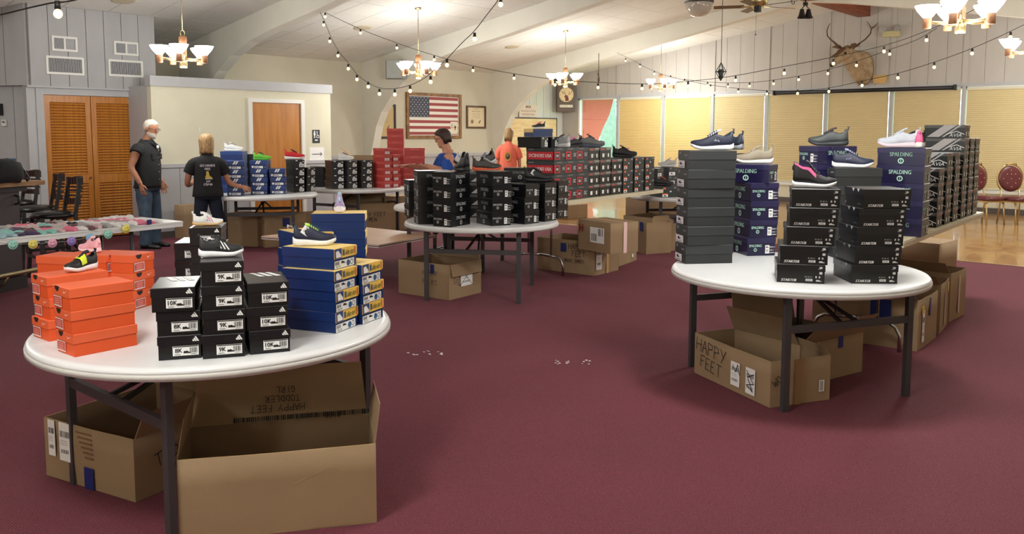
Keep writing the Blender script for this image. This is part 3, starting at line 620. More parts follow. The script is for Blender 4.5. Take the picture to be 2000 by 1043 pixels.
# ------------------------------------------------------------ chandeliers
def make_chand():
    t = thing('chandelier', (0, 0, 0), 0, 'x', 'chandelier', 'brass and wood chandeliers with frosted tulip shades')
    MB().lathe([(.03, -.16), (.05, -.155), (.05, -.07), (.035, -.06), (.03, 0), (.02, .02)], 14).build('hub', ['brass'], t)
    MB().lathe([(.045, .14), (.05, .15), (.05, .24), (.04, .25), (.001, .252)], 14).build('cap', ['light_wood'], t)
    for k in range(4):
        a = PI / 4 + k * PI / 2; MB().tube([(.035 * math.cos(a), .035 * math.sin(a), -.02), (.035 * math.cos(a), .035 * math.sin(a), .15)], .012, 8).build('spindle', ['light_wood'], t)
    sh = [(.04, 0), (.065, .03), (.09, .065), (.108, .10), (.115, .115)]
    for k in range(5):
        a = 2 * PI * k / 5 + .3; c, s = math.cos(a), math.sin(a); R_ = .29
        ar = MB().tube([(.03 * c, .03 * s, -.04), (R_ * .5 * c, R_ * .5 * s, -.055), (R_ * c, R_ * s, -.04)], .016, 8).build('arm', ['brass'], t)
        MB().lathe([(.0, -.10), (.038, -.10), (.04, -.09), (.04, .0), (.0, .0)], 12, 0, (R_ * c, R_ * s, 0)).build('cup', ['light_wood'], t)
        m_ = MB(); rg = []
        for r, z in sh: rg.append([(R_ * c + (r * (1 + (.05 if z > .05 else 0) * math.cos(i * PI))) * math.cos(2 * PI * i / 20), R_ * s + (r * (1 + (.05 if z > .05 else 0) * math.cos(i * PI))) * math.sin(2 * PI * i / 20), z + .005) for i in range(20)])
        m_.rings(rg, 0, False); m_.build('tulip_shade', ['shade_glow'], t)
    MB().tube([(.03 * math.cos(a_ * PI / 8), 0, .29 + .04 * math.sin(a_ * PI / 8)) for a_ in range(17)], .006, 5, 0, False).build('loop', ['brass'], t)
    return t
def copy_tree(o, parent=None):
    c = o.copy(); COL.objects.link(c); c.parent = parent
    for ch in list(o.children): copy_tree(ch, c)
    return c
ch0 = make_chand(); first = True
CH = [(5.5, 10.6, 2.60, 'chandelier over the grey bulkhead corner, first in the far row'), (9.96, 10.96, 2.69, 'chandelier hanging in front of the framed flag, second in the far row'), (14.13, 10.98, 2.72, 'chandelier above the corner clock, third in the far row'),
      (17.7, 10.85, 2.77, 'small far chandelier in front of the blinds'), (9.0, 2.2, 2.72, 'large near chandelier at the upper right corner'), (12.9, 2.3, 2.72, 'chandelier cut by the right edge, below the large one'),
      (1.3, 10.6, 2.69, 'chandelier outside the frame at far left'), (4.8, 2.0, 2.75, 'chandelier overhead right of the camera'), (.6, 2.3, 2.9, 'chandelier overhead in front of the camera'), (-2.6, 2.2, 2.8, 'chandelier behind the camera on the left'),
      (16.9, 2.3, 2.75, 'chandelier near the gable outside the frame'), (-2.6, 10.6, 2.69, 'chandelier behind the slanted wall side')]
for i, (x, y, z, lb) in enumerate(CH):
    if x == -2.6 and y > 5: continue
    t = ch0 if i == 0 else copy_tree(ch0)
    t.location = (x, y, z); t['label'] = lb; t.rotation_euler = (0, 0, i * .4)
    cz = ceil(y) - z
    MB().tube([(0, 0, .33), (0, 0, cz)], .006, 5).build('chain', ['brass'], t); MB().lathe([(.001, -.03), (.05, -.025), (.065, 0)], 16, 0, (0, 0, cz)).build('canopy', ['brass'], t)
    for zz_, fr in ((.2, .17), (-.25, .83)):
        l = bpy.data.lights.new('chandelier_lamp', 'POINT'); l.energy = LAMP_W * fr * (1.2 if i in (4, 5) else 1); l.shadow_soft_size = .25; l.color = (.985, 1, .945)
        o = bpy.data.objects.new('lamp_light', l); COL.objects.link(o); o.location = (0, 0, zz_); o.parent = t

# ------------------------------------------------------------ string lights
def dev(pts, d0, d1):
    n = len(pts); L = [0]
    for a, b_ in zip(pts, pts[1:]): L.append(L[-1] + math.hypot(b_[0] - a[0], b_[1] - a[1]))
    return [atd(p_[0], p_[1], 1 / ((1 - L[i] / L[-1]) / d0 + L[i] / L[-1] / d1)) for i, p_ in enumerate(pts)]
bulb_m = MB().ell((0, 0, -.056), .019, .019, .021, 0, 12, 8).mesh('bulb', ['garland_glow'])
sock_m = MB().lathe([(.001, .0), (.012, .0), (.014, -.035), (.001, -.036)], 8).mesh('bulb_socket', ['black_metal'])
def garland(wire, bulbs, d0, d1, label):
    P_ = dev(wire, d0, d1); t = thing('string_lights', P_[0], 0, label, 'string lights', 'strings of globe bulbs')
    sub = []
    for i in range(len(P_) - 1):
        for k in range(3):
            u = k / 3; a = P_[max(i - 1, 0)]; b_ = P_[i]; c = P_[i + 1]; e = P_[min(i + 2, len(P_) - 1)]
            sub.append(.5 * ((2 * b_) + (c - a) * u + (2 * a - 5 * b_ + 4 * c - e) * u * u + (3 * b_ - a - 3 * c + e) * u ** 3) - P_[0])
    sub.append(P_[-1] - P_[0]); MB().tube(sub, .0038, 5).build('wire', ['black_metal'], t)
    for b_ in bulbs:
        q = min(sub, key=lambda v: abs((lambda c: F * c.x / c.z + CX)(RM @ Vector(((v + P_[0]).x, -((v + P_[0]).z - EYE), (v + P_[0]).y))) - b_[0]))
        dq = depth_of(q + P_[0]); q = atd(b_[0], b_[1] - 5 * 12 / dq, dq) - P_[0]
        link('bulb_socket', sock_m, t, Matrix.Translation(q)); link('bulb', bulb_m, t, Matrix.Translation(q))
ga = [(622, 18), (634, 42), (648, 76), (663, 102), (683, 126), (700, 148), (722, 163), (743, 172), (771, 173), (802, 166), (830, 152), (850, 135), (873, 115), (900, 86), (925, 62), (950, 30), (975, -4), (1000, -60)]
garland(ga, [(632, 46), (644, 78), (660, 106), (680, 131), (697, 152), (719, 166), (741, 180), (771, 181), (801, 174), (841, 156), (873, 123), (927, 72), (978, 4)], 12.85, 6.5, 'bulb string swooping past the flag chandelier and up toward the viewer')
gb_ = [(622, 18), (700, 55), (775, 84), (848, 108), (925, 129), (1004, 144), (1083, 155), (1165, 161), (1254, 164), (1320, 161), (1422, 150), (1530, 130), (1625, 112), (1730, 88), (1810, 60), (1900, 20), (1960, -20)]
garland(gb_, [(635, 30), (704, 62), (775, 91), (848, 114), (924, 135), (1004, 150), (1084, 163), (1168, 168), (1254, 170), (1344, 165), (1437, 154), (1532, 140), (1628, 121), (1727, 97), (1810, 75)], 12.85, 9.5, 'long bulb string crossing from the first arch to the upper right')
gc = [(1205, 103), (1235, 117), (1262, 132), (1300, 147), (1345, 158), (1388, 166), (1445, 173), (1500, 177), (1560, 177), (1618, 172), (1684, 158), (1754, 143), (1823, 122), (1895, 96), (1972, 62), (2060, 18)]
garland(gc, [(1222, 117), (1250, 128), (1278, 142), (1310, 151), (1344, 166), (1388, 169), (1442, 177), (1498, 181), (1558, 180), (1619, 176), (1684, 164), (1754, 149), (1825, 128), (1899, 101), (1974, 69)], 18.3, 8.8, 'lowest bulb string running from the last arch to the right edge')
gd = [(1337, 155), (1380, 160), (1430, 162), (1480, 160), (1540, 152), (1600, 140), (1660, 124), (1737, 97), (1790, 78), (1830, 55)]
garland(gd, [(1337, 158), (1382, 164), (1422, 167), (1464, 166), (1511, 161), (1560, 153), (1617, 141), (1673, 125), (1738, 103)], 15.5, 11, 'short bulb string passing right in front of the elk head')
garland([(-60, 40), (0, 29), (50, 17), (100, 6), (125, 4), (160, -4), (220, -30)], [(112, 18)], 3.9, 3.6, 'near end of a bulb string at the upper left corner')
# clip cord on the last arch
pc = atd(1169, 150, 15.2); t = thing('hanging_hook_cord', pc, 0, 'thin cord with dark S-hook holding the long bulb string', 'cord')
MB().tube([(0, 0, .02), (0, 0, .42)], .006, 5).build('cord', ['steel_grey'], t); MB().tube([(-.02, 0, -.02), (0, 0, -.1), (.03, 0, -.05), (0, 0, .02), (-.02, 0, .06)], .01, 6).build('hook', ['walnut'], t)

# ------------------------------------------------------------ tables
def round_table(x, y, rz, label, R_=.775, lw=.445, ln=.485, mirror=False):
    t = thing('round_table', (x, y, 0), rz, label, 'table', 'round white folding tables'); H = .735
    MB().lathe([(.001, H), (R_ - .03, H), (R_ - .012, H - .002), (R_ - .004, H - .010), (R_, H - .016), (R_, H - .024), (R_ - .005, H - .027), (R_, H - .031), (R_, H - .05), (R_ - .03, H - .05), (R_ - .035, H - .03), (.001, H - .03)], 72).build('table_top', ['plastic_white'], t)
    MB().lathe([(R_ - .001, H - .0245), (R_ + .004, H - .027), (R_ + .004, H - .045), (R_ - .001, H - .0465)], 72).build('rim_band', ['plastic_rim'], t)
    for s in (-1, 1):
        for u in (-1, 1): MB().bar((s * ln, u * lw, 0), (s * ln, u * lw, H - .03), .042, .03, 0, (1, 0, 0)).build('leg', ['steel_grey'], t)
        MB().bar((s * ln, -lw, .48), (s * ln, lw, .48), .026, .042).build('crossbar', ['steel_grey'], t)
        MB().bar((s * ln, -lw, H - .045), (s * ln, lw, H - .045), .03, .03).build('top_bar', ['steel_grey'], t)
        MB().bar((s * ln, -.06, .49), (s * .12, 0, .62), .018, .018).bar((s * ln, .06, .49), (s * .12, 0, .62), .018, .018).bar((s * .12, 0, .62), (s * .04, 0, H - .04), .016, .016).tube([(s * .12, -.02, .62), (s * .12, .02, .62)], .014, 8).build('brace', ['black_metal'], t)
    return t
def legrot(pA, pB):   # rotation so that the leg pair lies along local y
    d = pB - pA; return math.atan2(d.y, d.x) - PI / 2
T1 = (1.952, 3.515); T2 = (6.058, 5.75); T3 = (5.218, 2.166); T4 = (6.605, 10.563); T5 = (8.386, 10.716); T6 = (10.486, 5.992)
round_table(*T1, legrot(onz(128, 955), onz(332, 1090)), 'nearest round white table, with orange, black and blue shoe boxes')
round_table(*T2, legrot(onz(833, 587), onz(1017, 593)), 'round white table in the middle, full of black shoe boxes', .765)
round_table(*T3, legrot(onz(1545, 797), onz(1778, 767)), 'round white table at right with tall black box stacks', .785, .445, .50)
round_table(*T4, .9, 'round white table behind, before the wooden door, with blue boxes', .762)
round_table(*T5, .2, 'round white table with red and black boxes by the cream wall', .762)
round_table(*T6, .75, 'round white table behind the tallest plain black stack', .762)
def long_table(a, b_, wd, name, label, top='table_beige', wish='steel', side=1, H=.735, legs=(.25,)):
    """a,b: ends of the near top edge; table lies on its far side"""
    a, b_ = Vector((a[0], a[1], 0)), Vector((b_[0], b_[1], 0)); L = (b_ - a).length; rz = math.atan2((b_ - a).y, (b_ - a).x)
    t = thing(name, a, rz, label, 'table'); w0, w1 = (0, wd)
    MB().box(0, L, w0, w1, H - .012, H).box(0, L, w0, w0 + .02, H - .045, H - .012).box(0, L, w1 - .02, w1, H - .045, H - .012).box(0, .02, w0 + .02, w1 - .02, H - .045, H - .012).box(L - .02, L, w0 + .02, w1 - .02, H - .045, H - .012).box(.02, L - .02, w0 + .02, w1 - .02, H - .04, H - .012).build('table_top', [top], t)
    MB().box(-.004, L + .004, w0 - .004, w1 + .004, H - .016, H - .010).build('edge_band', ['plastic_rim'], t)
    for s in legs:
        x = s if s > 0 else L + s
        if wish == 'chrome':
            pts = lambda y0, y1: [(x, y0, 0), (x, y0, .12), (x, y0 + .03 * (1 if y1 > y0 else -1), .18), (x, y0 + .08 * (1 if y1 > y0 else -1), .21), (x, (y0 + y1) / 2, .22)]
            MB().tube(pts(w0 + .06, w1 - .06), .014, 8).tube(pts(w1 - .06, w0 + .06), .014, 8).build('foot_bow', ['chrome'], t)
            for y in (w0 + .22, w1 - .22): MB().tube([(x, y, .21), (x, y, H - .04)], .013, 8).build('leg', ['chrome'], t)
            MB().tube([(x, w0 + .22, .62), (x, w1 - .22, .62)], .012, 8).build('crossbar', ['black_metal'], t)
        else:
            for y in (w0 + .08, w1 - .08): MB().tube([(x, y, 0), (x, y, H - .04)], .015, 8).build('leg', ['black_metal' if wish == 'steel' else 'steel_grey'], t)
            MB().tube([(x, w0 + .08, .35), (x, w1 - .08, .35)], .012, 8).build('crossbar', ['black_metal'], t)
        MB().bar((x, (w0 + w1) / 2, .36 if wish != 'chrome' else .6), (x + (.45 if s > 0 else -.45), (w0 + w1) / 2, H - .04), .018, .018).build('brace', ['black_metal'], t)
    return t, rz, L
# ------------------------------------------------------------ shoe boxes
def trapz(d, x, y, s, key, lay=2):      # slanted triple-bar mark
    for i, hh in enumerate((.38, .68, 1.0)):
        x0 = x + s * (i * .36 - .55); top = y - s * .5 + s * hh
        d.poly([(x0, y - s * .5), (x0 + s * .27, y - s * .5), (x0 + s * .27 - (top - y + s * .5) * .0 + s * .0, y - s * .5), (x0 + s * .02, top), (x0 - s * .24, top - s * .16)] if False else [(x0, y - s * .5), (x0 + s * .28, y - s * .5), (x0 + s * .28 - hh * s * .42, top - s * .10), (x0 + s * .06 - hh * s * .42, top - s * .0 - s * .0 - s * .14)][:4], key, lay)
def stripes3(d, x, y, s, key, lay=2):
    # three parallel slanted bars growing to the right, flat feet
    for i, L in enumerate((.42, .74, 1.06)):
        fx = x - s * .55 + i * s * .38
        dx, dy = -.5 * L * s, .87 * L * s
        d.poly([(fx, y), (fx + s * .3, y), (fx + s * .3 + dx, y + dy), (fx + s * .06 + dx, y + dy - s * .1)], key, lay)
def tick(d, x, y, s, key, lay=2):       # curved tick mark
    d.poly([(x - s * .5, y - s * .02), (x - s * .42, y - s * .16), (x - s * .28, y - s * .18), (x + s * .5, y + s * .17), (x - s * .2, y - s * .05), (x - s * .34, y - s * .06), (x - s * .4, y + s * .04), (x - s * .42, y + s * .14)], key, lay)
def shoe_icon(d, x, y, s, key, lay=2):
    d.poly([(x - s * .5, y - s * .18), (x + s * .5, y - s * .18), (x + s * .5, y - s * .06), (x + s * .2, y + s * .02), (x - s * .05, y + s * .22), (x - s * .16, y + s * .12), (x - s * .42, y + s * .18), (x - s * .5, y - s * .05)], key, lay)
W = (236, 236, 236); Wd = (205, 205, 205); K_ = (20, 20, 22); G_ = (120, 120, 122)
def dec_orange(w, h):
    d = Dec(); d.disc(-w * .22, h * .99, .021, (40, 22, 18), 1, 12, PI, 2 * PI).rect(-w * .22 - .021, -w * .22 + .021, h * .985, h * .992, (40, 22, 18), 1); tick(d, w * .26, h * .80, .034, (250, 228, 214))
    e = Dec(); e.rect(-w * .44, w * .02, .008, h * .55, W, 1).rect(-w * .40, -w * .0, .012, h * .52, (206, 84, 72), 2).bars(-w * .43, -w * .40, .012, h * .5, 2, K_, 3)
    for k in range(4): e.rect(-w * .35, -w * .08, h * (.15 + k * .09), h * (.17 + k * .09), (238, 190, 180), 3)
    return [('end', 'size_label', e), ('end', 'lid_logo', d)]
def dec_stripes(size):
    def f(w, h):
        a = Dec(); stripes3(a, w * .38, h * .73, .021, W)
        e = Dec(); x0, x1, y0, y1 = -w * .16, w * .43, h * .10, h * .56
        e.rect(x0, x1, y0, y1, W, 1).rect(x0, x1, y0, y0 + h * .055, K_, 2).rect(x0 + .002, x1 - .002, y1 - h * .05, y1 - h * .01, K_, 2).text(size, x0 + .021, h * .36, .024, K_, 3, .95, bold=.0006)
        shoe_icon(e, x0 + .052, h * .30, .027, K_, 3); e.bars(x1 - .032, x1 - .004, h * .26, y1 - h * .08, 9, K_, 3); e.rect(x0 + .006, x0 + .028, h * .2, h * .225, G_, 3).rect(x1 - .028, x1 - .008, h * .2, h * .22, G_, 3)
        t = Dec()
        for k in range(3): t.poly([(w * (-.12 + k * .2), .02), (w * (.02 + k * .2), .02), (w * (-.22 + k * .2), .12), (w * (-.34 + k * .2), .12)], W, 1)
        return [('end', 'lid_logo', a), ('end', 'size_label', e), ('top', 'lid_stripes', t)]
    return f
def dec_blueyel(w, h):
    e = Dec(); e.rect(-w * .5, w * .46, h * .50, h * .995, (240, 196, 84), 1).rect(-w * .48, -w * .18, h * .51, h * .98, (40, 66, 120), 2).poly([(-w * .42, h * .55), (-w * .2, h * .55), (-w * .21, h * .66), (-w * .33, h * .9), (-w * .43, h * .85)], W, 3)
    e.text('slip-ins', w * .16, h * .76, .026, (60, 90, 40), 3, 1, .2).text('HANDS FREE', w * .14, h * .64, .012, (70, 80, 60), 3).rect(-w * .14, -w * .05, h * .6, h * .9, (70, 90, 110), 2).rect(w * .38, w * .44, h * .55, h * .93, (220, 110, 40), 3)
    f = Dec(); f.rect(-w * .49, w * .36, h * .03, h * .40, W, 1).bars(-w * .46, -w * .28, h * .2, h * .36, 8, K_, 2).text('28.5 M', -w * .34, h * .11, .013, K_, 2); shoe_icon(f, -w * .12, h * .3, .03, K_, 2); f.disc(w * .1, h * .2, .014, (40, 90, 140), 2).ring(w * .25, h * .22, .009, .012, (30, 50, 110), 2)
    return [('end', 'lid_print', e), ('end', 'size_label', f)]
def spald(d, x, y, s, key, lay=2):
    d.text('SPALDING', x, y, s, key, lay, .8, .0, bold=.0006).ring(x, y - s * 1.1, s * .33, s * .5, key, lay, 12).rect(x - s * .05, x + s * .05, y - s * 1.4, y - s * .8, key, lay)
def dec_spal(tone):
    def f(w, h):
        e = Dec(); spald(e, -w * .22, h * .55, .026, tone)
        g = Dec(); g.rect(w * .13, w * .28, h * .12, h * .58, W, 1); shoe_icon(g, w * .205, h * .48, .024, K_, 2); g.bars(w * .16, w * .25, h * .2, h * .36, 4, K_, 2).text('MENS 9', w * .37, h * .47, .014, W, 1).text('SIZE 7', w * .37, h * .3, .013, W, 1).rect(w * .3, w * .45, h * .15, h * .18, W, 1)
        s = Dec(); spald(s, 0, h * .62, .042, tone); s2 = Dec(); spald(s2, 0, h * .62, .042, tone)
        return [('end', 'brand_print', e), ('end', 'size_label', g), ('right', 'side_print', s), ('left', 'side_print', s2)]
    return f
def dec_starter(w, h):
    e = Dec(); e.text('STARTER', -w * .25, h * .14, .021, W, 2, 1, .3, bold=.001)
    g = Dec(); g.text('S', w * .38, h * .83, .022, W, 2, 1.6, .3, bold=.001); g.poly([(w * .42 + .009 * (1 if k % 2 == 0 else .4) * math.cos(PI / 2 + k * PI / 5), h * .85 + .009 * (1 if k % 2 == 0 else .4) * math.sin(PI / 2 + k * PI / 5)) for k in range(10)], W, 2)
    f = Dec(); f.rect(w * .10, w * .24, h * .12, h * .24, W, 1).bars(w * .11, w * .23, h * .14, h * .22, 7, K_, 2).text('M 10 11', w * .16, h * .34, .012, Wd, 1).rect(w * .38, w * .44, h * .5, h * .63, Wd, 1); shoe_icon(f, w * .37, h * .16, .03, Wd, 1); f.rect(w * .30, w * .33, h * .3, h * .4, Wd, 1).rect(w * .37, w * .40, h * .3, h * .4, Wd, 1)
    l = Dec(); l.poly([(.05, h * .99), (.09, h * .99), (.07, h * .8)], (190, 190, 190), 1).poly([(-.03, h * .99), (.01, h * .99), (-.01, h * .8)], (190, 190, 190), 1).text('AUTHENTIC', .09, h * .18, .01, G_, 1).text('S', -.13, h * .15, .02, W, 1, 1.4, .3)
    l2 = l
    return [('end', 'brand_print', e), ('end', 'lid_logo', g), ('end', 'size_label', f), ('left', 'side_print', l)]
def dec_plain(w, h):
    e = Dec(); e.rect(-w * .47, w * .15, h * .06, h * .45, (226, 220, 226), 1); shoe_icon(e, -w * .2, h * .3, .05, K_, 2); e.bars(-w * .4, w * .05, h * .1, h * .16, 9, K_, 2)
    g = Dec(); g.text('DX', -w * .3, h * .85, .024, Wd, 2).text('SPORTS', w * .25, h * .74, .015, Wd, 2)
    return [('end', 'size_label', e), ('end', 'lid_logo', g)]
def dec_avia(w, h):
    e = Dec(); e.poly([(w * .02, h * .98), (w * .45, h * .98), (w * .45, h * .84), (w * .1, h * .8)], (150, 146, 140), 1).rect(-w * .42, -w * .12, h * .8, h * .9, (200, 70, 60), 1).rect(-w * .3, -w * .12, h * .2, h * .5, W, 1).rect(w * .18, w * .3, h * .2, h * .5, W, 1).text('15.5', 0, h * .42, .03, (150, 140, 110), 1)
    s = Dec(); s.poly([(-.14, h * .1), (-.04, h * .1), (.1, h * .98), (-.0, h * .98)], (190, 186, 188), 1).poly([(-.02, h * .1), (.0, h * .1), (.14, h * .98), (.12, h * .98)], (190, 186, 188), 1).text('AVIA', .09, h * .22, .042, W, 2, 1.1, .25).stroke([(.02, h * .3), (.1, h * .52), (.16, h * .3)], .006, W, 2)
    s2 = Dec(); s2.v, s2.f, s2.m, s2.k = list(s.v), list(s.f), list(s.m), list(s.k)
    return [('end', 'size_label', e), ('left', 'side_print', s), ('right', 'side_print', s2)]
def dec_dc(w, h):
    e = Dec(); r = (200, 30, 44); e.rect(-w * .48, -w * .05, h * .12, h * .70, r, 1).rect(-w * .38, -w * .14, h * .2, h * .6, K_, 2).bars(-w * .35, -w * .17, h * .3, h * .5, 5, Wd, 3).text('DC', w * .24, h * .42, .062, Wd, 1, .7, bold=.002).rect(-w * .3, w * .1, h * .86, h * .93, G_, 1)
    s = Dec(); s.rect(-.17, .17, h * .12, h * .70, r, 1).text('DCSHOES USA', 0, h * .4, .052, W, 2, .88, bold=.0015).text('DCSHOES', -.12, h * .88, .016, Wd, 1)
    return [('end', 'size_label', e), ('left', 'side_print', s)]
def dec_orlab(w, h):
    e = Dec(); e.rect(-w * .44, -w * .12, h * .06, h * .36, W, 1).rect(-w * .44, -w * .12, h * .26, h * .36, (240, 100, 50), 2).rect(-w * .40, -w * .24, h * .76, h * .9, (240, 110, 60), 1); shoe_icon(e, -w * .28, h * .16, .05, K_, 2); e.rect(-w * .02, w * .1, h * .48, h * .6, Wd, 1).rect(w * .25, w * .45, h * .85, h * .9, Wd, 1)
    return [('end', 'size_label', e)]
def dec_two(w, h):
    e = Dec()
    for k in range(2): e.poly([(-w * .18 + k * w * .14, h * .60), (-w * .08 + k * w * .14, h * .60), (w * .04 + k * w * .14, h * .98), (-w * .06 + k * w * .14, h * .98)], W, 1)
    f = Dec(); f.rect(-w * .22, w * .30, h * .1, h * .36, W, 1).bars(-w * .2, w * .1, h * .14, h * .32, 8, (40, 60, 120), 2).text('K-SWISS', w * .0, h * .42, .018, (60, 90, 150), 1).poly([(-w * .38, h * .38), (-w * .26, h * .38), (-w * .26, h * .2), (-w * .32, h * .1), (-w * .38, h * .2)], W, 1).rect(w * .42, w * .45, h * .18, h * .26, W, 1)
    return [('end', 'lid_logo', e), ('end', 'size_label', f)]
def dec_red(w, h):
    e = Dec(); e.rect(-w * .40, w * .15, h * .12, h * .52, (240, 214, 218), 1).bars(-w * .35, w * .1, h * .18, h * .3, 7, (90, 30, 40), 2).text('M 7', -w * .12, h * .42, .02, (90, 30, 40), 2).disc(w * .35, h * .3, .01, (70, 14, 20), 1)
    s = Dec(); s.text('LIFESTYLE', 0, h * .8, .024, (226, 130, 120), 1); s2 = Dec(); s2.text('LIFESTYLE', 0, h * .8, .024, (226, 130, 120), 1)
    return [('end', 'size_label', e), ('left', 'side_print', s), ('right', 'side_print', s2)]
def dec_bk(w, h):
    a = Dec(); stripes3(a, w * .38, h * .70, .022, W).__class__ if False else stripes3(a, w * .38, h * .70, .022, W); a.rect(-w * .32, -w * .15, h * .82, h * .94, W, 1)
    e = Dec(); e.rect(w * .0, w * .42, h * .1, h * .5, W, 1).text('6.5', w * .2, h * .3, .035, K_, 2, 1, bold=.001).rect(w * .05, w * .25, h * .52, h * .68, W, 1)
    return [('end', 'lid_logo', a), ('end', 'size_label', e)]
mat('box_orange', srgb(222, 84, 34), .55, var=.03, vscale=4); mat('box_orange_lid', srgb(228, 98, 56), .5, var=.03, vscale=4)
mat('box_black', srgb(14, 14, 17), .38, var=.1, vscale=6); mat('box_black_lid', srgb(22, 22, 26), .3, var=.12, vscale=6)
mat('box_navy', srgb(12, 42, 98), .4, var=.05); mat('box_yellow_lid', srgb(238, 206, 130), .5, var=.04)
mat('box_violet', srgb(28, 24, 60), .3, var=.12, vscale=5); mat('box_violet_lid', srgb(40, 36, 74), .3, var=.1, vscale=5)
mat('box_charcoal', srgb(43, 45, 47), .5, var=.05); mat('box_charcoal_lid', srgb(52, 54, 56), .45, var=.05)
mat('box_red', srgb(176, 56, 54), .5, var=.04); mat('box_red_lid', srgb(190, 72, 66), .5, var=.04)
mat('box_blue', srgb(26, 48, 104), .45, var=.05); mat('box_blue_lid', srgb(38, 64, 124), .45, var=.05)
mat('box_grey_lid', srgb(84, 84, 84), .4, var=.08); mat('box_silver_lid', srgb(168, 170, 176), .35, var=.1)
KIND = { # w, l, h, body, lid, lid height, decals, text
 'orange': (.158, .25, .089, 'box_orange', 'box_orange_lid', .42, dec_orange, 'orange shoe box'),
 'k10': (.158, .26, .0935, 'box_black', 'box_black_lid', .38, dec_stripes('10K'), 'black shoe box labelled 10K'),
 'k9': (.158, .26, .0935, 'box_black', 'box_black_lid', .38, dec_stripes('9K'), 'black shoe box labelled 9K'),
 'k8': (.158, .26, .0935, 'box_black', 'box_black_lid', .38, dec_stripes('8K'), 'black shoe box labelled 8K'),
 'blueyel': (.185, .27, .0905, 'box_navy', 'box_yellow_lid', .46, dec_blueyel, 'blue shoe box, yellow lid'),
 'spal': (.205, .33, .1265, 'box_black', 'box_black_lid', .30, dec_spal((190, 190, 192)), 'glossy black shoe box'),
 'violet': (.215, .33, .129, 'box_violet', 'box_violet_lid', .30, dec_spal((180, 222, 206)), 'violet shoe box'),
 'starter': (.268, .31, .109, 'box_black', 'box_black_lid', .36, dec_starter, 'black slant-lettered shoe box'),
 'plain': (.208, .33, .125, 'box_charcoal', 'box_charcoal_lid', .48, dec_plain, 'plain charcoal shoe box'),
 'avia': (.27, .34, .145, 'box_black', 'box_grey_lid', .25, dec_avia, 'grey-striped black shoe box'),
 'avia2': (.20, .33, .118, 'box_black', 'box_grey_lid', .22, dec_avia, 'grey-striped black shoe box'),
 'dc': (.27, .37, .147, 'box_charcoal', 'box_charcoal_lid', .25, dec_dc, 'red-labelled shoe box'),
 'orlab': (.26, .33, .147, 'box_charcoal', 'box_charcoal_lid', .3, dec_orlab, 'orange-labelled shoe box'),
 'two': (.225, .32, .119, 'box_blue', 'box_blue_lid', .42, dec_two, 'blue double-slash shoe box'),
 'red': (.17, .27, .1035, 'box_red', 'box_red_lid', .4, dec_red, 'red shoe box'),
 'bk': (.165, .30, .118, 'box_black', 'box_black_lid', .35, dec_bk, 'small black shoe box'),
 'bk5': (.20, .30, .109, 'box_black', 'box_black_lid', .35, dec_bk, 'black white-labelled shoe box'),
}
_bm = {}
def box_meshes(kind, lid=None):
    key = (kind, lid)
    if key in _bm: return _bm[key]
    w, l, h, bm_, lm, lf, dec, tx = KIND[kind]; lh = h * lf; e = .003
    body = MB().box(-w / 2 + e, w / 2 - e, -l / 2 + e, l / 2 - e, 0, h - .002).mesh('box_body', [bm_])
    ld = MB(); z0 = h - lh; o_ = [(-w / 2, -l / 2), (w / 2, -l / 2), (w / 2, l / 2), (-w / 2, l / 2)]; i_ = [(-w / 2 + .002, -l / 2 + .002), (w / 2 - .002, -l / 2 + .002), (w / 2 - .002, l / 2 - .002), (-w / 2 + .002, l / 2 - .002)]; hs = h - .0005
    b = .0025; t_ = [(-w / 2 + b, -l / 2 + b), (w / 2 - b, -l / 2 + b), (w / 2 - b, l / 2 - b), (-w / 2 + b, l / 2 - b)]
    vs = [(x, y, z0) for x, y in o_] + [(x, y, hs - b) for x, y in o_] + [(x, y, hs) for x, y in t_] + [(x, y, z0) for x, y in i_]
    fs = [(8, 9, 10, 11)]
    for k in range(4): j = (k + 1) % 4; fs += [(k, j, 4 + j, 4 + k), (4 + k, 4 + j, 8 + j, 8 + k), (12 + j, 12 + k, k, j)[::-1]]
    ld.add(vs, fs)
    if kind == 'blueyel':
        for i_, f_ in enumerate(ld.f):
            cs = [ld.v[q] for q in f_]; nx_ = max(abs(c_[0]) for c_ in cs) - min(abs(c_[0]) for c_ in cs)
            if all(c_[0] - w / 2 > -.004 for c_ in cs) or all(c_[0] + w / 2 < .004 for c_ in cs): ld.m[i_] = 1
        lidm = ld.mesh('box_lid', [lm, bm_])
    else: lidm = ld.mesh('box_lid', [lid or lm])
    ds = []
    for side, nm, d in dec(w, h):
        ds.append((nm, d.mesh(nm), face_mtx(side, w, l, h)))
    _bm[key] = (body, lidm, ds); return _bm[key]
ORD = ['bottom', 'second', 'third', 'fourth', 'fifth', 'sixth', 'seventh', 'eighth', 'ninth']
NBOX = [0]
TOPS = {}
def one_box(kind, loc, rz, label, group, lid=None, sides=True):
    w, l, h = KIND[kind][:3]; body, lidm, ds = box_meshes(kind, lid)
    t = thing('shoe_box', loc, rz, label, 'shoe box', group)
    link('box_body', body, t); link('box_lid', lidm, t)
    for nm, me, mt in ds:
        if 'lid_stripes' == nm and not sides: continue
        link(nm, me, t, mt)
    NBOX[0] += 1; return t
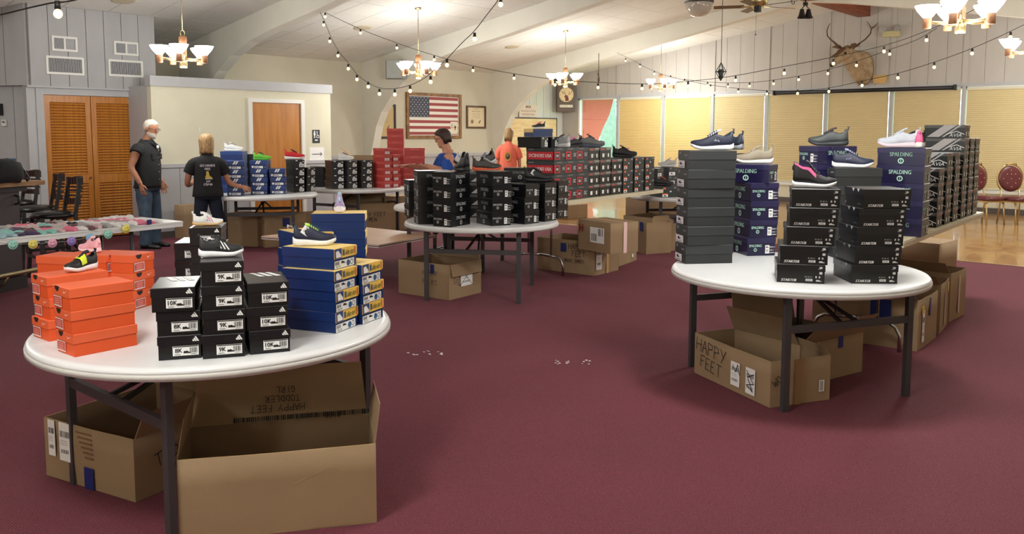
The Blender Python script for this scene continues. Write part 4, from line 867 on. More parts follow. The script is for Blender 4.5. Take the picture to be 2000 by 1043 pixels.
def stack(kinds, z, C, E=None, S=None, name='', inset=0.0, j=1.0, ori=None, offs=None, key=None, lid=None, ww=None):
    """C: pixel of the near bottom corner, E: pixel along the end-face bottom edge, S: pixel along the long side"""
    ks = kinds if isinstance(kinds, list) else [kinds[0]] * kinds[1]
    w, l, h = KIND[ks[0]][:3]
    c = onz(C[0], C[1], z)
    if ori is not None: e = Vector((math.cos(ori), math.sin(ori), 0)); 
    elif E is not None: e = (onz(E[0], E[1], z) - c); e.z = 0; e.normalize()
    else:
        s_ = (onz(S[0], S[1], z) - c); s_.z = 0; s_.normalize(); e = Vector((s_.y, -s_.x, 0)); cand = [e, -e]
        # end edge must also lead away from the viewer
        e = max(cand, key=lambda v: v.dot(Vector((c.x, c.y, 0)).normalized()))
    d = Vector((-e.y, e.x, 0))
    if d.dot(Vector((c.x, c.y, 0))) < 0: d = -d
    if S is not None and E is None: d = s_
    cen = c + e * (w / 2) + d * (l / 2 + inset)
    rz = math.atan2(d.y, d.x) - PI / 2
    zz = z
    for i, k in enumerate(ks):
        hh = KIND[k][2]; ox, oy = (offs[i] if offs else (0, 0))
        a = rz + math.radians(rnd.uniform(-1.6, 1.6) * j); q = cen + e * (ox + rnd.uniform(-.004, .004) * j) + d * (oy + rnd.uniform(-.004, .004) * j)
        lb = '%s, %s of %s' % (KIND[k][7], ('topmost' if i == len(ks) - 1 and i else ORD[i]) if len(ks) > 1 else 'lone one', name)
        if len(ks) == 1: lb = '%s %s' % (KIND[k][7], name)
        one_box(k, (q.x, q.y, zz + .0005), a, lb, 'shoe boxes: ' + name, lid)
        zz += hh + .0005
    r = (Vector((q.x, q.y, zz)), rz)
    if key: TOPS[key] = r
    return r
ZR, ZL = .735, .85
# nearest table
stack(('orange', 3), ZR, (145, 698.6), (109.8, 685.4), name='the front orange stack', key='oA')
stack(('orange', 3), ZR, (97, 667.5), (64, 656), name='the orange stack under the black-yellow shoe', key='oB', offs=[(0, 0), (-.005, .01), (.0, 0)])
stack(('orange', 3), ZR, (157, 610), ori=math.atan2(.062, .106), name='the orange stack behind the slip-on shoe', key='oC', ww=1, inset=-.02)
stack(('orange', 3), ZR, (213, 605), (243, 597), name='the orange stack below the pink shoe', key='oD')
stack(('orange', 3), ZR, (262, 606), (296, 596), name='the rearmost right orange stack', key='oE', j=.6)
stack(['k8', 'k8', 'k10'], ZR, (307.6, 705.9), (392.9, 699.8), name='the left front stack, nearest table', key='a1', offs=[(0, 0), (0, 0), (-.012, -.01)])
stack(['k9', 'k9', 'k9', 'k9'], ZR, (396, 702.2), (480, 695.5), name='the front stack under the striped strap shoe', key='a2')
stack(['k10', 'k10', 'k10'], ZR, (484, 694), (569.9, 686.3), name='the front stack next to the blue boxes', key='a3')
stack(('k9', 3), ZR, (345, 578), (404, 576), name='the rear stack on the nearest table', key='a4')
stack(('k10', 4), ZR, (373, 586), (430, 584), name='the stack under the pink-striped white shoe', key='a5')
stack(('blueyel', 4), ZR, (657, 652.4), (700.7, 634.6), name='the blue and yellow stack under the navy shoe', key='s1', offs=[(0, 0), (.005, 0), (-.004, 0), (.03, .02)])
stack(('blueyel', 3), ZR, (709.6, 634.6), (743.8, 621.2), name='the blue and yellow stack at the table edge', key='s2')
stack(('blueyel', 5), ZR, (612, 590), S=(700, 588), name='the rear blue-yellow stack under the lilac shoe', key='s3', j=.5)
stack(('blueyel', 4), ZR, (590, 600), (618, 596), name='the rear left blue and yellow pile', key='s4', j=2)
# middle round table
stack(('spal', 3), ZR, (800, 424), (786, 419), name='the far left black stack, middle table', key='m1')
stack(('spal', 4), ZR, (816.7, 438.6), (803, 431), name='the second black stack from left, middle table', key='m2')
stack(('spal', 4), ZR, (880.3, 444.3), (845.2, 441.8), name='the stack under the black high-top shoe', key='m3')
stack(('spal', 4), ZR, (960.5, 441.8), (1002, 439.4), name='the centre right black stack, middle table', key='m4', offs=[(0, 0), (.01, 0), (.004, 0), (.0, 0)])
stack(('spal', 3), ZR, (1025.4, 438.6), (1060.4, 434.5), name='the stack left of the black trainer, middle table', key='m5')
stack(('spal', 3), ZR, (1063.5, 433.5), (1087, 430), name='the stack under the black trainer, middle table', key='m6')
stack(('spal', 3), ZR, (1089, 427.5), (1112, 424), name='the far right black stack, middle table', key='m7')
stack(('spal', 4), ZR, (985, 424), S=(1030, 424), name='the hidden rear stack, middle table', key='m8')
stack(('avia2', 4), ZR, (915, 425), S=(958, 424), name='the rear stack with orange insoles, middle table', key='m9')
# right round table
stack(('plain', 6), ZR, (1339.9, 516.1), (1318.7, 507), name='the tallest plain charcoal stack', key='r1', offs=[(0, 0), (-.005, 0), (.0, .004), (.004, 0), (-.002, .0), (-.004, 0)])
stack(('violet', 4), ZR, (1463, 500.4), (1520, 498.8), name='the violet stack under the tan shoe', key='r2', offs=[(-.01, 0), (0, 0), (0, 0), (0, .0)])
stack(('violet', 3), ZR, (1432, 486), (1460, 485), name='the low violet stack behind the plain charcoal ones', key='r3')
stack(('starter', 5), ZR, (1516, 550.7), (1609.9, 555), name='the leaning stack under the pink striped high-top', key='r4', offs=[(0, 0), (.012, 0), (.045, .01), (.06, .02), (.075, .03)], j=.6)
stack(('starter', 5), ZR, (1666.3, 554), (1758, 554.6), name='the right front black stack, right table', key='r5', offs=[(-.01, 0), (0, 0), (.012, 0), (.02, 0), (.04, 0)], j=.6)
stack(('plain', 5), ZR, (1625, 503), S=(1725, 503), name='the charcoal stack under the small navy shoe', key='r6')
stack(('violet', 6), ZR, (1590, 499), S=(1668, 495), name='the violet stack under the dark grey shoe', key='r7', j=.5)
# centre long table
def yl(x): return 392.6 - (x - 1106) * .1206 - 1.2
LTN = 'centre long table'
for i, (x0, x1, n, kd, nm) in enumerate([(1082, 1103, 4, 'dc', 'the left red-labelled stack'), (1104, 1125, 4, 'dc', 'the middle red-labelled stack'), (1126, 1147, 4, 'dc', 'the right red-labelled stack'), (1148, 1169, 3, 'avia', 'the first grey-striped stack'), (1171, 1192, 4, 'avia', 'the second grey-striped stack'),
                                         (1194, 1214, 3, 'avia', 'the third grey-striped stack'), (1217, 1237, 2, 'orlab', 'the low orange-labelled stack'), (1239, 1258, 3, 'orlab', 'the middle orange-labelled stack'), (1260, 1280, 3, 'orlab', 'the last orange-labelled stack')]):
    stack((kd, n), ZL, (x0, yl(x0)), (x1, yl(x1)), name=nm + ', ' + LTN, key='l%d' % i, j=.5)
# things piled on the centre long table
q, rz_ = TOPS['l0']
for dx, dy, k, z_, nm in ((-.10, .12, 'bk', 0, 'lying on the red-labelled boxes, left'), (.14, .14, 'bk', 0, 'lying on the red-labelled boxes, right')):
    one_box(k, q + Vector((dx * math.cos(rz_) - dy * math.sin(rz_), dx * math.sin(rz_) + dy * math.cos(rz_), .0)), rz_ + .1, KIND[k][7] + ' ' + nm, 'shoe boxes on top of the red-labelled ones')
b3 = q + Vector((.02, .14, .119)); one_box('blueyel', b3, rz_ + 1.2, 'blue shoe box with yellow lid, highest on the red-labelled boxes', 'shoe boxes on top of the red-labelled ones')
# table behind (T6)
stack(('orlab', 1), ZR, (1293, 386), (1326, 385), name='alone on the front of the far round table', key='t6f')
stack(('plain', 3), ZR, (1283, 381.5), (1301, 379), name='the dark stack under the red-dotted shoe', key='t6a')
stack(('plain', 3), ZR, (1305, 378), (1322, 377), name='the dark stack beside the red-dotted shoe stack', key='t6b')
stack(('orlab', 4), ZR, (1432, 383), S=(1455, 384), name='the stack seen between the charcoal and violet ones', key='t6c')
# right long table
def yr(x): return 454 - (x - 1810) * .3629 - 2
q, rz_ = stack(('violet', 5), ZL, (1800, 463.5), (1826, 452), name='the tall violet stack under the white shoe', key='g1', j=.5)
for i, (x0, n) in enumerate([(1829, 4), (1845, 5), (1860, 5), (1876, 7), (1888, 6), (1899, 6)]):
    stack(('avia2', n), ZL, (x0, yr(x0)), (x0 + 12, yr(x0 + 12)), name=['the lowest', 'the second', 'the third', 'the tallest', 'the fifth', 'the last'][i] + ' grey-striped stack, right long table', key='g%d' % (i + 2), j=.5, inset=.0)
# table T4
for (C, E, n, k, nm, ky) in (((477.5, 382.5), (451, 383), 4, 'two', 'the blue stack touched by the woman', 'b1'), ((490, 380.6), (524.6, 380.4), 4, 'two', 'the blue stack under the green shoe', 'b2'), ((527, 379.7), (561, 379), 3, 'two', 'the lowest blue stack', 'b3'), ((575, 376), (598.5, 375), 4, 'bk', 'the black stack under the red shoe', 'b4'), ((600, 374.5), (621, 373), 3, 'bk', 'the low black stack at the table edge', 'b5')):
    stack((k, n), ZR, C, E, name=nm, key=ky)
stack(('two', 5), ZR, (432, 377), S=(455, 377), name='the blue stack half hidden by the woman', key='b6')
stack(('bk5', 5), ZR, (460, 374), S=(496, 373.5), name='the dark stack behind the blue ones', key='b7')
# table T5
for (C, E, n, k, nm, ky) in (((649, 369.5), (677, 368.5), 4, 'bk5', 'the left black stack beside the red ones', 'c1'), ((679, 369), (703, 367.5), 4, 'bk5', 'the middle black stack beside the red ones', 'c2'), ((706, 368), (727, 367), 4, 'bk5', 'the right black stack beside the red ones', 'c3'),
                           ((751, 367.5), (767, 366.5), 6, 'red', 'the left front red stack', 'c4'), ((768, 366.5), (782, 365.5), 5, 'red', 'the right front red stack', 'c5')):
    stack((k, n), ZR, C, E, name=nm, key=ky)
stack(('red', 9), ZR, (757, 363), S=(786, 363), name='the tallest red stack', key='c6')
stack(('red', 5), ZR, (782, 363), S=(795, 362.5), name='the rear right red stack', key='c7')
stack(('bk5', 3), ZR, (632, 366), (646, 365), name='the low dark stack at the left edge', key='c8')
# table T7 behind the middle one
T7 = atd(893, 370, 10.15); T7 = (T7.x, T7.y)
round_table(*T7, .5, 'white round table hidden behind the middle table', .762)
d7 = Vector((rx.x, rx.y, 0)).normalized(); f7 = Vector((T7[0], T7[1], 0)).normalized()
for i, (u, v, n, k) in enumerate([(-.15, -.1, 4, 'red'), (.06, -.08, 4, 'red'), (.28, .0, 3, 'red'), (-.42, -.1, 4, 'red')]):
    p = Vector((T7[0], T7[1], 0)) + d7 * u + f7 * v
    for m_ in range(n):
        one_box(k, (p.x, p.y, ZR + .0005 + m_ * .104), math.atan2(f7.y, f7.x) - PI / 2 + .15, '%s, %s of %s' % (KIND[k][7], 'topmost' if m_ == n - 1 else ORD[m_], ['the stack behind the black high-top', 'the stack right behind the blue blouse', 'the stack below the grey trainer', 'the pile right in front of the blue blouse'][i]), 'red boxes on the hidden table')
    TOPS['h%d' % i] = (Vector((p.x, p.y, ZR + n * .104 + .001)), 0)
long_table((7.12, 5.662), (9.80, 5.935), .75, 'folding_table', 'beige long folding table with chrome bow leg under the red-labelled boxes', wish='chrome', legs=(.27,), H=ZL)
long_table((6.18, 1.80), (9.07, 1.928), .75, 'folding_table', 'beige long folding table at right carrying grey-striped boxes', wish='chrome', legs=(.25,), H=ZL)
long_table((.8, 6.47), (3.466, 6.786), .62, 'folding_table', 'white long folding table spread with socks at left', top='plastic_white', wish='grey', legs=(-.42,), H=ZL)
# ------------------------------------------------------------ shoes
AR = math.atan2(rx.y, rx.x)
def lerp(tab, t):
    for (a, va), (b, vb) in zip(tab, tab[1:]):
        if t <= b: return va + (vb - va) * (t - a) / (b - a)
    return tab[-1][1]
WT = [(0, .42), (.04, .62), (.12, .76), (.3, .74), (.45, .76), (.65, .98), (.78, 1.0), (.9, .82), (.97, .55), (1, .25)]
def shoe(name, loc, head, L, up, sole, label, accent=None, stripes=None, high=0.0, sole_h=.10, lace=None, strap=None, gum=False, tilt=0.0, tag_=None, band=None, insole=None, group='single display shoes', chunky=1.0, roll=0.0, swoosh=None, word=None, slash=None):
    t = thing('shoe', loc, 0, label, 'shoe', group); t.rotation_euler = (roll, tilt, math.atan2(loc[1], loc[0]) - PI / 2 + head)
    Wd_ = L * .36; sh = L * sole_h * chunky
    st = [0, .02, .05, .1, .16, .23, .3, .37, .45, .53, .61, .69, .77, .85, .92, .97, 1.0]
    def hw(x): return lerp(WT, x) * Wd_ / 2
    def zb(x): return L * (.10 * max(0, (x - .72) / .28) ** 2 + .035 * max(0, (.08 - x) / .08) ** 2)
    def zt(x): return zb(x) + sh * lerp([(0, 1.25), (.3, 1.1), (.6, .85), (.9, .8), (1, .55)], x)
    mb = MB(); rg = []
    for x in st:
        w_ = hw(x); b0, b1 = zb(x), zt(x); X = (x - .5) * L
        rg.append([(X, -w_ * .9, b0), (X, w_ * .9, b0), (X, w_ * 1.04, b0 + (b1 - b0) * .35), (X, w_ * .98, b1), (X, -w_ * .98, b1), (X, -w_ * 1.04, b0 + (b1 - b0) * .35)])
    rg.insert(0, [(-.5 * L - .004, p[1] * .7, p[2] * .9 + .1 * zt(0)) for p in rg[0]])
    mb.rings(rg); so = mb.build('sole', [sole], t)
    if gum: pass
    HT = [(0, .31 + high), (.06, .33 + high), (.14, .29 + high), (.24, .27 + high * .95), (.33, .33 + high * .9), (.40, .335 + high * .55), (.52, .275 + high * .1), (.64, .215), (.76, .175), (.88, .135), (.96, .09), (1, .05)]
    mb = MB(); N = 14; grid = []
    for x in st:
        w_ = hw(x) * lerp([(0, .92), (.3, .84), (.6, .9), (1, .9)], x); z0 = zt(x) - .002; H_ = max(.012 * L, lerp(HT, x) * L - 0); X = (x - .5) * L
        row = []
        for k in range(N + 1):
            a = PI * k / N; c = math.cos(a); s_ = math.sin(a)
            pw_ = .62 if x > .3 else .5
            yy = w_ * (abs(c) ** pw_) * (1 if c > 0 else -1) * (1 - .25 * s_ ** 2 * (1 if x < .5 else .3)); zz = z0 + H_ * s_ ** .8
            row.append((X - (.04 * L * s_ if x < .02 else 0) * -.3, yy, zz))
        grid.append(row)
    def hole(i, k): x = (st[i] + st[i + 1]) / 2; return .09 < x < .335 and 4 <= k <= N - 5 and True
    vs = [p for r in grid for p in r]; fs = []
    for i in range(len(st) - 1):
        for k in range(N):
            if hole(i, k): continue
            fs.append((i * (N + 1) + k, i * (N + 1) + k + 1, (i + 1) * (N + 1) + k + 1, (i + 1) * (N + 1) + k))
    fs.append(tuple(range(N + 1))[::-1]); e0 = (len(st) - 1) * (N + 1); fs.append(tuple(e0 + k for k in range(N + 1)))
    mb.add(vs, fs, 0, True); u_ = mb.build('upper', [up], t); sm = u_.modifiers.new('s', 'SOLIDIFY'); sm.thickness = .004; sm.offset = -1
    li = MB(); lr = [[((x - .5) * L, hw(x) * .66 * c, zt(x) + L * .03 + lerp(HT, x) * L * .0 + (.0 if c else 0)) for c in (-1, -.5, .5, 1)] for x in (.07, .14, .23, .33, .42)]
    li.rings(lr, 0, False, False, False); li.build('insole', [insole or (60, 58, 60)], t)
    # tongue and laces
    tg = MB(); rr = []
    for x, q_ in ((.335, 1.14), (.36, 1.10), (.42, 1.03), (.50, 1.02), (.58, 1.02)):
        H_ = lerp(HT, x) * L * q_ + zt(x); w_ = hw(x) * .42
        rr.append([((x - .5) * L - (.012 if q_ > 1.1 else 0), y_, H_ - abs(y_) * .15 + dz) for y_, dz in ((-w_, 0), (0, .004), (w_, 0), (w_, -.008), (0, -.008), (-w_, -.008))])
    tg.rings(rr); tg.build('tongue', [accent or up], t)
    if lace:
        for k in range(5):
            x = .385 + k * .05; H_ = lerp(HT, x) * L + zt(x); w_ = hw(x) * .5
            MB().tube([((x - .5) * L, -w_, H_ - .012), ((x - .5) * L + .003, -w_ * .4, H_ + .006), ((x - .5) * L + .003, w_ * .4, H_ + .006), ((x - .5) * L, w_, H_ - .012)], .003 * L / .2, 6).build('lace', [lace], t)
    def wrap(x0, x1, a0, a1, off=.003):
        m_ = MB(); rows = []
        for i in range(7):
            x = x0 + (x1 - x0) * i / 6; w_ = hw(x) * lerp([(0, .92), (.3, .84), (.6, .9), (1, .9)], x); z0 = zt(x) - .002; H_ = lerp(HT, x) * L
            row = []
            for k in range(9):
                a = a0 + (a1 - a0) * k / 8; c, s_ = math.cos(a), math.sin(a); pw_ = .62 if x > .3 else .5
                row.append(((x - .5) * L, (w_ * (abs(c) ** pw_) * (1 if c > 0 else -1) * (1 - .25 * s_ ** 2 * (1 if x < .5 else .3))) * (1 + off / w_), z0 + H_ * max(0, s_) ** .8 + off))
            rows.append(row)
        m_.rings(rows, 0, False, True, False); return m_
    if slash:
        for sd in (1, -1):
            m_ = MB(); rows = []
            for i in range(9):
                xx = .03 + .5 * i / 8; a0_ = .95 - .55 * i / 8; r_ = []
                for a in (a0_, a0_ + (.22 if i < 6 else .4)):
                    a = a if sd > 0 else PI - a; w_ = hw(xx) * lerp([(0, .92), (.3, .84), (.6, .9), (1, .9)], xx); c, s_ = math.cos(a), math.sin(a); pw_ = .62 if xx > .3 else .5
                    r_.append(((xx - .5) * L, w_ * (abs(c) ** pw_) * (1 if c > 0 else -1) * (1 - .25 * s_ ** 2 * (1 if xx < .5 else .3)) * 1.05, zt(xx) + lerp(HT, xx) * L * s_ ** .8 + .001))
                rows.append(r_)
            m_.rings(rows, 0, False, True, False); m_.build('slash', [slash], t)
    if band: wrap(.42, .62, .12, PI - .12, .004).build('band', [band], t)
    if strap: wrap(.36, .46, .2, PI - .2, .006).build('strap', [strap], t)
    if stripes:
        for sd in (1, -1):
            for k in range(3):
                xb = .40 + k * .085; m_ = MB(); rows = []
                for i in range(6):
                    v = i / 5; x = xb + (1 - v) * .10 - .03; a = .18 + v * .75; a = a if sd > 0 else PI - a
                    r_ = []
                    for dx in (0, .035):
                        xx = x + dx; w_ = hw(xx) * lerp([(0, .92), (.3, .84), (.6, .9), (1, .9)], xx); c, s_ = math.cos(a), math.sin(a); pw_ = .62 if xx > .3 else .5
                        r_.append(((xx - .5) * L, w_ * (abs(c) ** pw_) * (1 if c > 0 else -1) * (1 - .25 * s_ ** 2 * (1 if xx < .5 else .3)) * 1.05, zt(xx) + lerp(HT, xx) * L * s_ ** .8 + .001))
                    rows.append(r_)
                m_.rings(rows, 0, False, True, False); m_.build('stripe', [stripes], t)
    if high:
        MB().tube([(-.47 * L, 0, (.36 + high) * L), (-.5 * L, 0, (.33 + high) * L), (-.5 * L, 0, (.24 + high) * L)], .006, 6).build('pull_tab', [accent or up], t)
    else:
        MB().tube([(-.48 * L, 0, .30 * L + sh), (-.515 * L, 0, .40 * L + sh), (-.47 * L, 0, .40 * L + sh)], .005, 6).build('heel_tab', [up], t)
    if word:
        for sd in (1, -1):
            d = Dec(); d.text(word, 0, 0, L * .11, accent or W, 1)
            mt = Matrix.Translation((-.08 * L, -sd * hw(.42) * .80, zt(.4) + .12 * L)) @ Matrix.Rotation(PI / 2 - sd * 0, 4, 'X') if sd > 0 else Matrix.Translation((-.08 * L, hw(.42) * .80, zt(.4) + .12 * L)) @ Matrix.Rotation(PI, 4, 'Z') @ Matrix.Rotation(PI / 2, 4, 'X')
            link('side_mark', d.mesh('side_mark'), t, mt)
    if tag_:
        d = Dec(); d.rect(-.028, .028, 0, .05, W, 1).bars(-.02, .02, .01, .022, 8, K_, 2).rect(-.018, .018, .03, .034, G_, 2).rect(-.018, .018, .038, .042, G_, 2)
        link('paper_tag', d.mesh('paper_tag'), t, Matrix.Translation((-.22 * L, -.30 * Wd_, .24 * L)) @ Matrix.Rotation(math.radians(35), 4, 'Y') @ Matrix.Rotation(math.radians(75), 4, 'X'))
    return t
def top(k, du=0.0, dv=0.0, dz=.0):
    p, r = TOPS[k]; f = Vector((p.x, p.y, 0)).normalized(); u = Vector((rx.x, rx.y, 0)).normalized()
    return p + u * du + f * dv + Vector((0, 0, dz))
R0, RL, RF = 0.0, PI, -PI / 2
shoe('s', top('oB', .05, .03, .002), PI + .75, .16, (26, 26, 28), (232, 222, 224), 'black slip-on kids shoe with neon yellow band and lettering', accent=(26, 26, 28), band=(216, 230, 50), chunky=1.25)
shoe('s', top('oD', -.04, .02, .002), PI / 2 + .6, .15, (238, 178, 192), (246, 214, 222), 'little pale pink shoe on the orange boxes', insole=(130, 110, 116), accent=(240, 190, 200), high=.04)
shoe('s', top('a2', .0, .0, .002), .05, .165, (34, 34, 37), (222, 222, 226), 'black kids running shoe with three white stripes and strap', stripes=(236, 236, 236), strap=(30, 30, 33), lace=(24, 24, 26), accent=(30, 30, 32), chunky=1.3)
shoe('s', top('a5', .0, -.02, .002), .0, .15, (230, 230, 230), (214, 170, 112), 'white kids sneaker with pink stripes and tan gum sole', stripes=(206, 104, 132), lace=(236, 236, 236), strap=(226, 226, 226), chunky=.8)
shoe('s', top('s1', -.02, -.0, .002), .02, .185, (28, 34, 62), (228, 228, 226), 'navy slip-on trainer with green logo and paper tag', tag_=1, lace=(34, 40, 70), accent=(160, 220, 60), chunky=1.35)
shoe('s', top('s3', .0, .02, .002), PI / 2, .17, (176, 160, 206), (232, 226, 232), 'lilac running shoe seen from its heel on a blue box', accent=(170, 210, 226), chunky=1.3, high=.08)
shoe('s', top('m3', .10, .02, .002), 2.0, .26, (20, 20, 22), (30, 30, 33), 'black high-top basketball shoe on the middle table', high=.20, lace=(16, 16, 18), chunky=1.1)
shoe('s', top('m6', .02, .02, .002), .04, .29, (22, 22, 25), (28, 28, 30), 'black trainer with grey tag, right end of the middle table', tag_=1, lace=(16, 16, 18), accent=(26, 26, 28), chunky=1.1)
shoe('s', top('m9', .05, -.03, .002), .2, .30, (64, 58, 54), (226, 96, 56), 'dark grey shoe with orange sole, middle table', accent=(60, 56, 52), lace=(210, 210, 210), tilt=-.0)
shoe('s', top('m9', .04, .08, .05), -2.4, .28, (56, 52, 50), (200, 200, 204), 'grey and white trainer leaning on the dark one', lace=(60, 70, 120), accent=(190, 190, 196), tilt=.35)
shoe('s', top('r1', .03, .03, .002), RL, .28, (30, 34, 56), (220, 220, 224), 'navy running shoe on the tallest charcoal stack', word='ryka', lace=(26, 28, 44), accent=(196, 200, 216))
shoe('s', top('r1', .13, .14, .002), 2.6, .25, (40, 44, 60), (120, 120, 126), 'dark shoe half hidden behind the navy running shoe', lace=(50, 50, 60))
shoe('s', top('r2', -.01, .04, .131), RL, .27, (150, 138, 120), (222, 218, 216), 'tan knit trainer on the violet box', lace=(170, 160, 146), accent=(156, 144, 128))
one_box('violet', (TOPS['r2'][0] + Vector((-.02, .02, 0))), TOPS['r2'][1] + .8, 'dark violet shoe box turned askew under the tan shoe', 'violet boxes, single')
shoe('s', top('r4', .0, -.02, .002), .02, .245, (24, 23, 26), (226, 224, 224), 'black high-top sneaker with pink stripe and star', high=.17, lace=(20, 20, 22), accent=(34, 30, 34), slash=(236, 96, 150))
shoe('s', top('r6', .0, -.04, .002), .0, .27, (36, 40, 64), (222, 222, 226), 'navy shoe with white sole facing right, right table', word='ryka', lace=(30, 32, 50), accent=(150, 156, 190))
shoe('s', top('r7', .0, -.0, .002), RL, .27, (62, 66, 68), (44, 46, 52), 'dark grey trainer on the violet stack', lace=(30, 30, 32), accent=(70, 50, 56))
shoe('s', top('g1', -.05, .0, .002), RL, .28, (196, 202, 214), (226, 206, 214), 'pale grey-blue shoe with pinkish sole, right long table', lace=(206, 210, 222), accent=(190, 196, 210), chunky=1.2)
shoe('s', top('g1', .03, .06, .002), 2.5, .25, (34, 36, 44), (212, 214, 220), 'dark shoe behind the pale grey-blue one', lace=(60, 60, 66))
shoe('s', top('g1', .10, -.06, .002), PI / 2 + .05, .24, (240, 110, 160), (236, 230, 230), 'bright pink shoe seen from its heel', accent=(240, 120, 168), chunky=1.1)
shoe('s', top('l1', .02, .04, .002), 2.4, .28, (176, 178, 182), (226, 226, 228), 'light grey and white trainer on the red-labelled boxes', lace=(60, 60, 66), accent=(50, 50, 54), chunky=1.3)
shoe('s', top('l2', .03, .08, .002), -2.7, .25, (30, 30, 34), (40, 40, 44), 'black shoe with pink laces on the red-labelled boxes', lace=(236, 130, 180), accent=(236, 140, 186))
shoe('s', top('l3', .12, .06, .145), .03, .31, (112, 112, 110), (74, 84, 100), 'grey running shoe with blue-grey sole before the window', lace=(60, 60, 64), accent=(90, 90, 92), chunky=1.25)
shoe('s', top('l6', .10, .05, .15), .04, .31, (20, 20, 22), (24, 24, 26), 'all-black trainer in front of the tan blinds', lace=(16, 16, 18), chunky=1.1)
one_box('orlab', TOPS['l6'][0], TOPS['l6'][1], 'charcoal shoe box just under the all-black trainer', 'single box')
one_box('avia', TOPS['l3'][0], TOPS['l3'][1] + .05, 'grey-striped shoe box tipped under the grey running shoe', 'single box')
shoe('s', top('l7', .0, .16, .002), PI / 2, .24, (236, 176, 170), (240, 220, 216), 'pale pink shoe heel behind the all-black trainer', accent=(236, 176, 170))
shoe('s', b3 + Vector((0, 0, .095)), RL, .15, (34, 34, 38), (224, 224, 224), 'small black and pink shoe in front of the plywood board', lace=(236, 120, 160), accent=(236, 120, 160))
shoe('s', top('t6a', .0, .0, .002), -PI / 2, .26, (24, 24, 28), (30, 30, 32), 'black shoe with two red dots, far round table', accent=(220, 60, 60), high=.08, lace=(230, 70, 70))
shoe('s', top('t6b', .03, .05, .002), RL, .27, (190, 186, 186), (222, 220, 220), 'pale grey shoe beside the red-dotted one', lace=(200, 196, 196))
shoe('s', top('t6f', .0, .0, .002), .0, .27, (26, 24, 26), (34, 30, 32), 'black shoe with red trim on the orange-labelled box', lace=(150, 50, 56), accent=(170, 60, 60))
shoe('s', top('b2', .03, .0, .002), .1, .24, (112, 200, 70), (90, 180, 60), 'bright green trainer on the blue stack', accent=(40, 70, 40), lace=(50, 60, 50), insole=(30, 30, 30))
shoe('s', top('b4', .0, .02, .002), .04, .29, (206, 36, 44), (232, 226, 228), 'red and black trainer in front of the wooden door', accent=(30, 26, 30), lace=(24, 22, 24), chunky=1.25)
shoe('s', top('b6', .0, .0, .002), .2, .26, (232, 232, 234), (236, 236, 236), 'white shoe beside the blond woman', lace=(90, 90, 96))
shoe('s', top('c2', .0, .02, .002), .2, .24, (224, 224, 226), (236, 236, 236), 'white shoe on the small black stacks by the red boxes', lace=(60, 60, 66), accent=(90, 50, 60))
shoe('s', top('h1', .0, .0, .04), -.5, .26, (228, 226, 226), (30, 30, 34), 'white and black shoe tilted on the red boxes', lace=(30, 30, 34), accent=(30, 30, 34), tilt=.5)
shoe('s', top('h2', .08, -.05, .0), 2.3, .28, (200, 200, 206), (232, 96, 70), 'silver shoe with navy and orange trim behind the middle table', lace=(40, 50, 90), accent=(40, 50, 90), tilt=.3)

# ------------------------------------------------------------ cardboard boxes
def strokes_of(word, x, y, s, d, key='ink', wd=.006, rot=0):
    G = {'H': [[(0, 0), (0, 1)], [(.6, 0), (.6, 1)], [(0, .5), (.6, .55)]], 'A': [[(0, 0), (.3, 1), (.62, 0)], [(.1, .4), (.5, .42)]], 'P': [[(0, 0), (0, 1), (.5, .9), (.5, .6), (0, .5)]], 'Y': [[(0, 1), (.3, .5)], [(.65, 1), (.15, 0)]],
         'F': [[(0, 0), (0, 1), (.5, 1.05)], [(0, .55), (.4, .58)]], 'E': [[(.5, 0), (0, 0), (0, 1), (.5, 1)], [(0, .5), (.4, .52)]], 'T': [[(.3, 0), (.3, 1)], [(0, 1), (.65, 1.02)]], 'W': [[(0, 1), (.15, 0), (.32, .7), (.5, 0), (.68, 1)]], 'O': [[(.3, 0), (0, .3), (.05, .9), (.35, 1), (.55, .6), (.5, .15), (.3, 0)]],
         'M': [[(0, 0), (.08, 1), (.3, .4), (.55, 1), (.65, 0)]], 'N': [[(0, 0), (0, 1), (.5, 0), (.55, 1)], ], 'S': [[(.5, .9), (.2, 1), (.05, .7), (.45, .4), (.4, .05), (0, .1)]], 'I': [[(.1, 0), (.1, 1)]], 'L': [[(0, 1), (0, 0), (.45, 0)]], 'D': [[(0, 0), (0, 1), (.5, .7), (.45, .2), (0, 0)]], 'R': [[(0, 0), (0, 1), (.45, .9), (.4, .6), (0, .5), (.5, 0)]], 'B': [[(0, 0), (0, 1), (.4, .85), (.05, .55), (.5, .3), (0, 0)]], 'G': [[(.5, .85), (.2, 1), (0, .5), (.2, 0), (.5, .1), (.5, .45), (.3, .45)]], 'X': [[(0, 0), (.6, 1)], [(0, 1), (.6, 0)]], ' ': []}
    c, q = math.cos(rot), math.sin(rot)
    for ch in word:
        for st in G.get(ch, []): d.stroke([(x + (a * c - b * q) * s, y + (a * q + b * c) * s) for a, b in st], wd, key)
        x += .78 * s * c; y += .78 * s * q
def ship_label(d, x, y, w, h, seed=3, cross=False):
    d.rect(x, x + w, y, y + h, 'paper', 1); d.bars(x + w * .1, x + w * .9, y + h * .62, y + h * .78, 12, 'ink', 2); d.bars(x + w * .15, x + w * .8, y + h * .2, y + h * .3, 9, 'ink', 2)
    for k in range(3): d.rect(x + w * .1, x + w * .7, y + h * (.42 + .05 * k), y + h * (.43 + .05 * k), G_, 2)
    if cross: d.stroke([(x - .01, y + .01), (x + w, y + h)], .005, 'ink', 3).stroke([(x, y + h), (x + w, y)], .005, 'ink', 3)
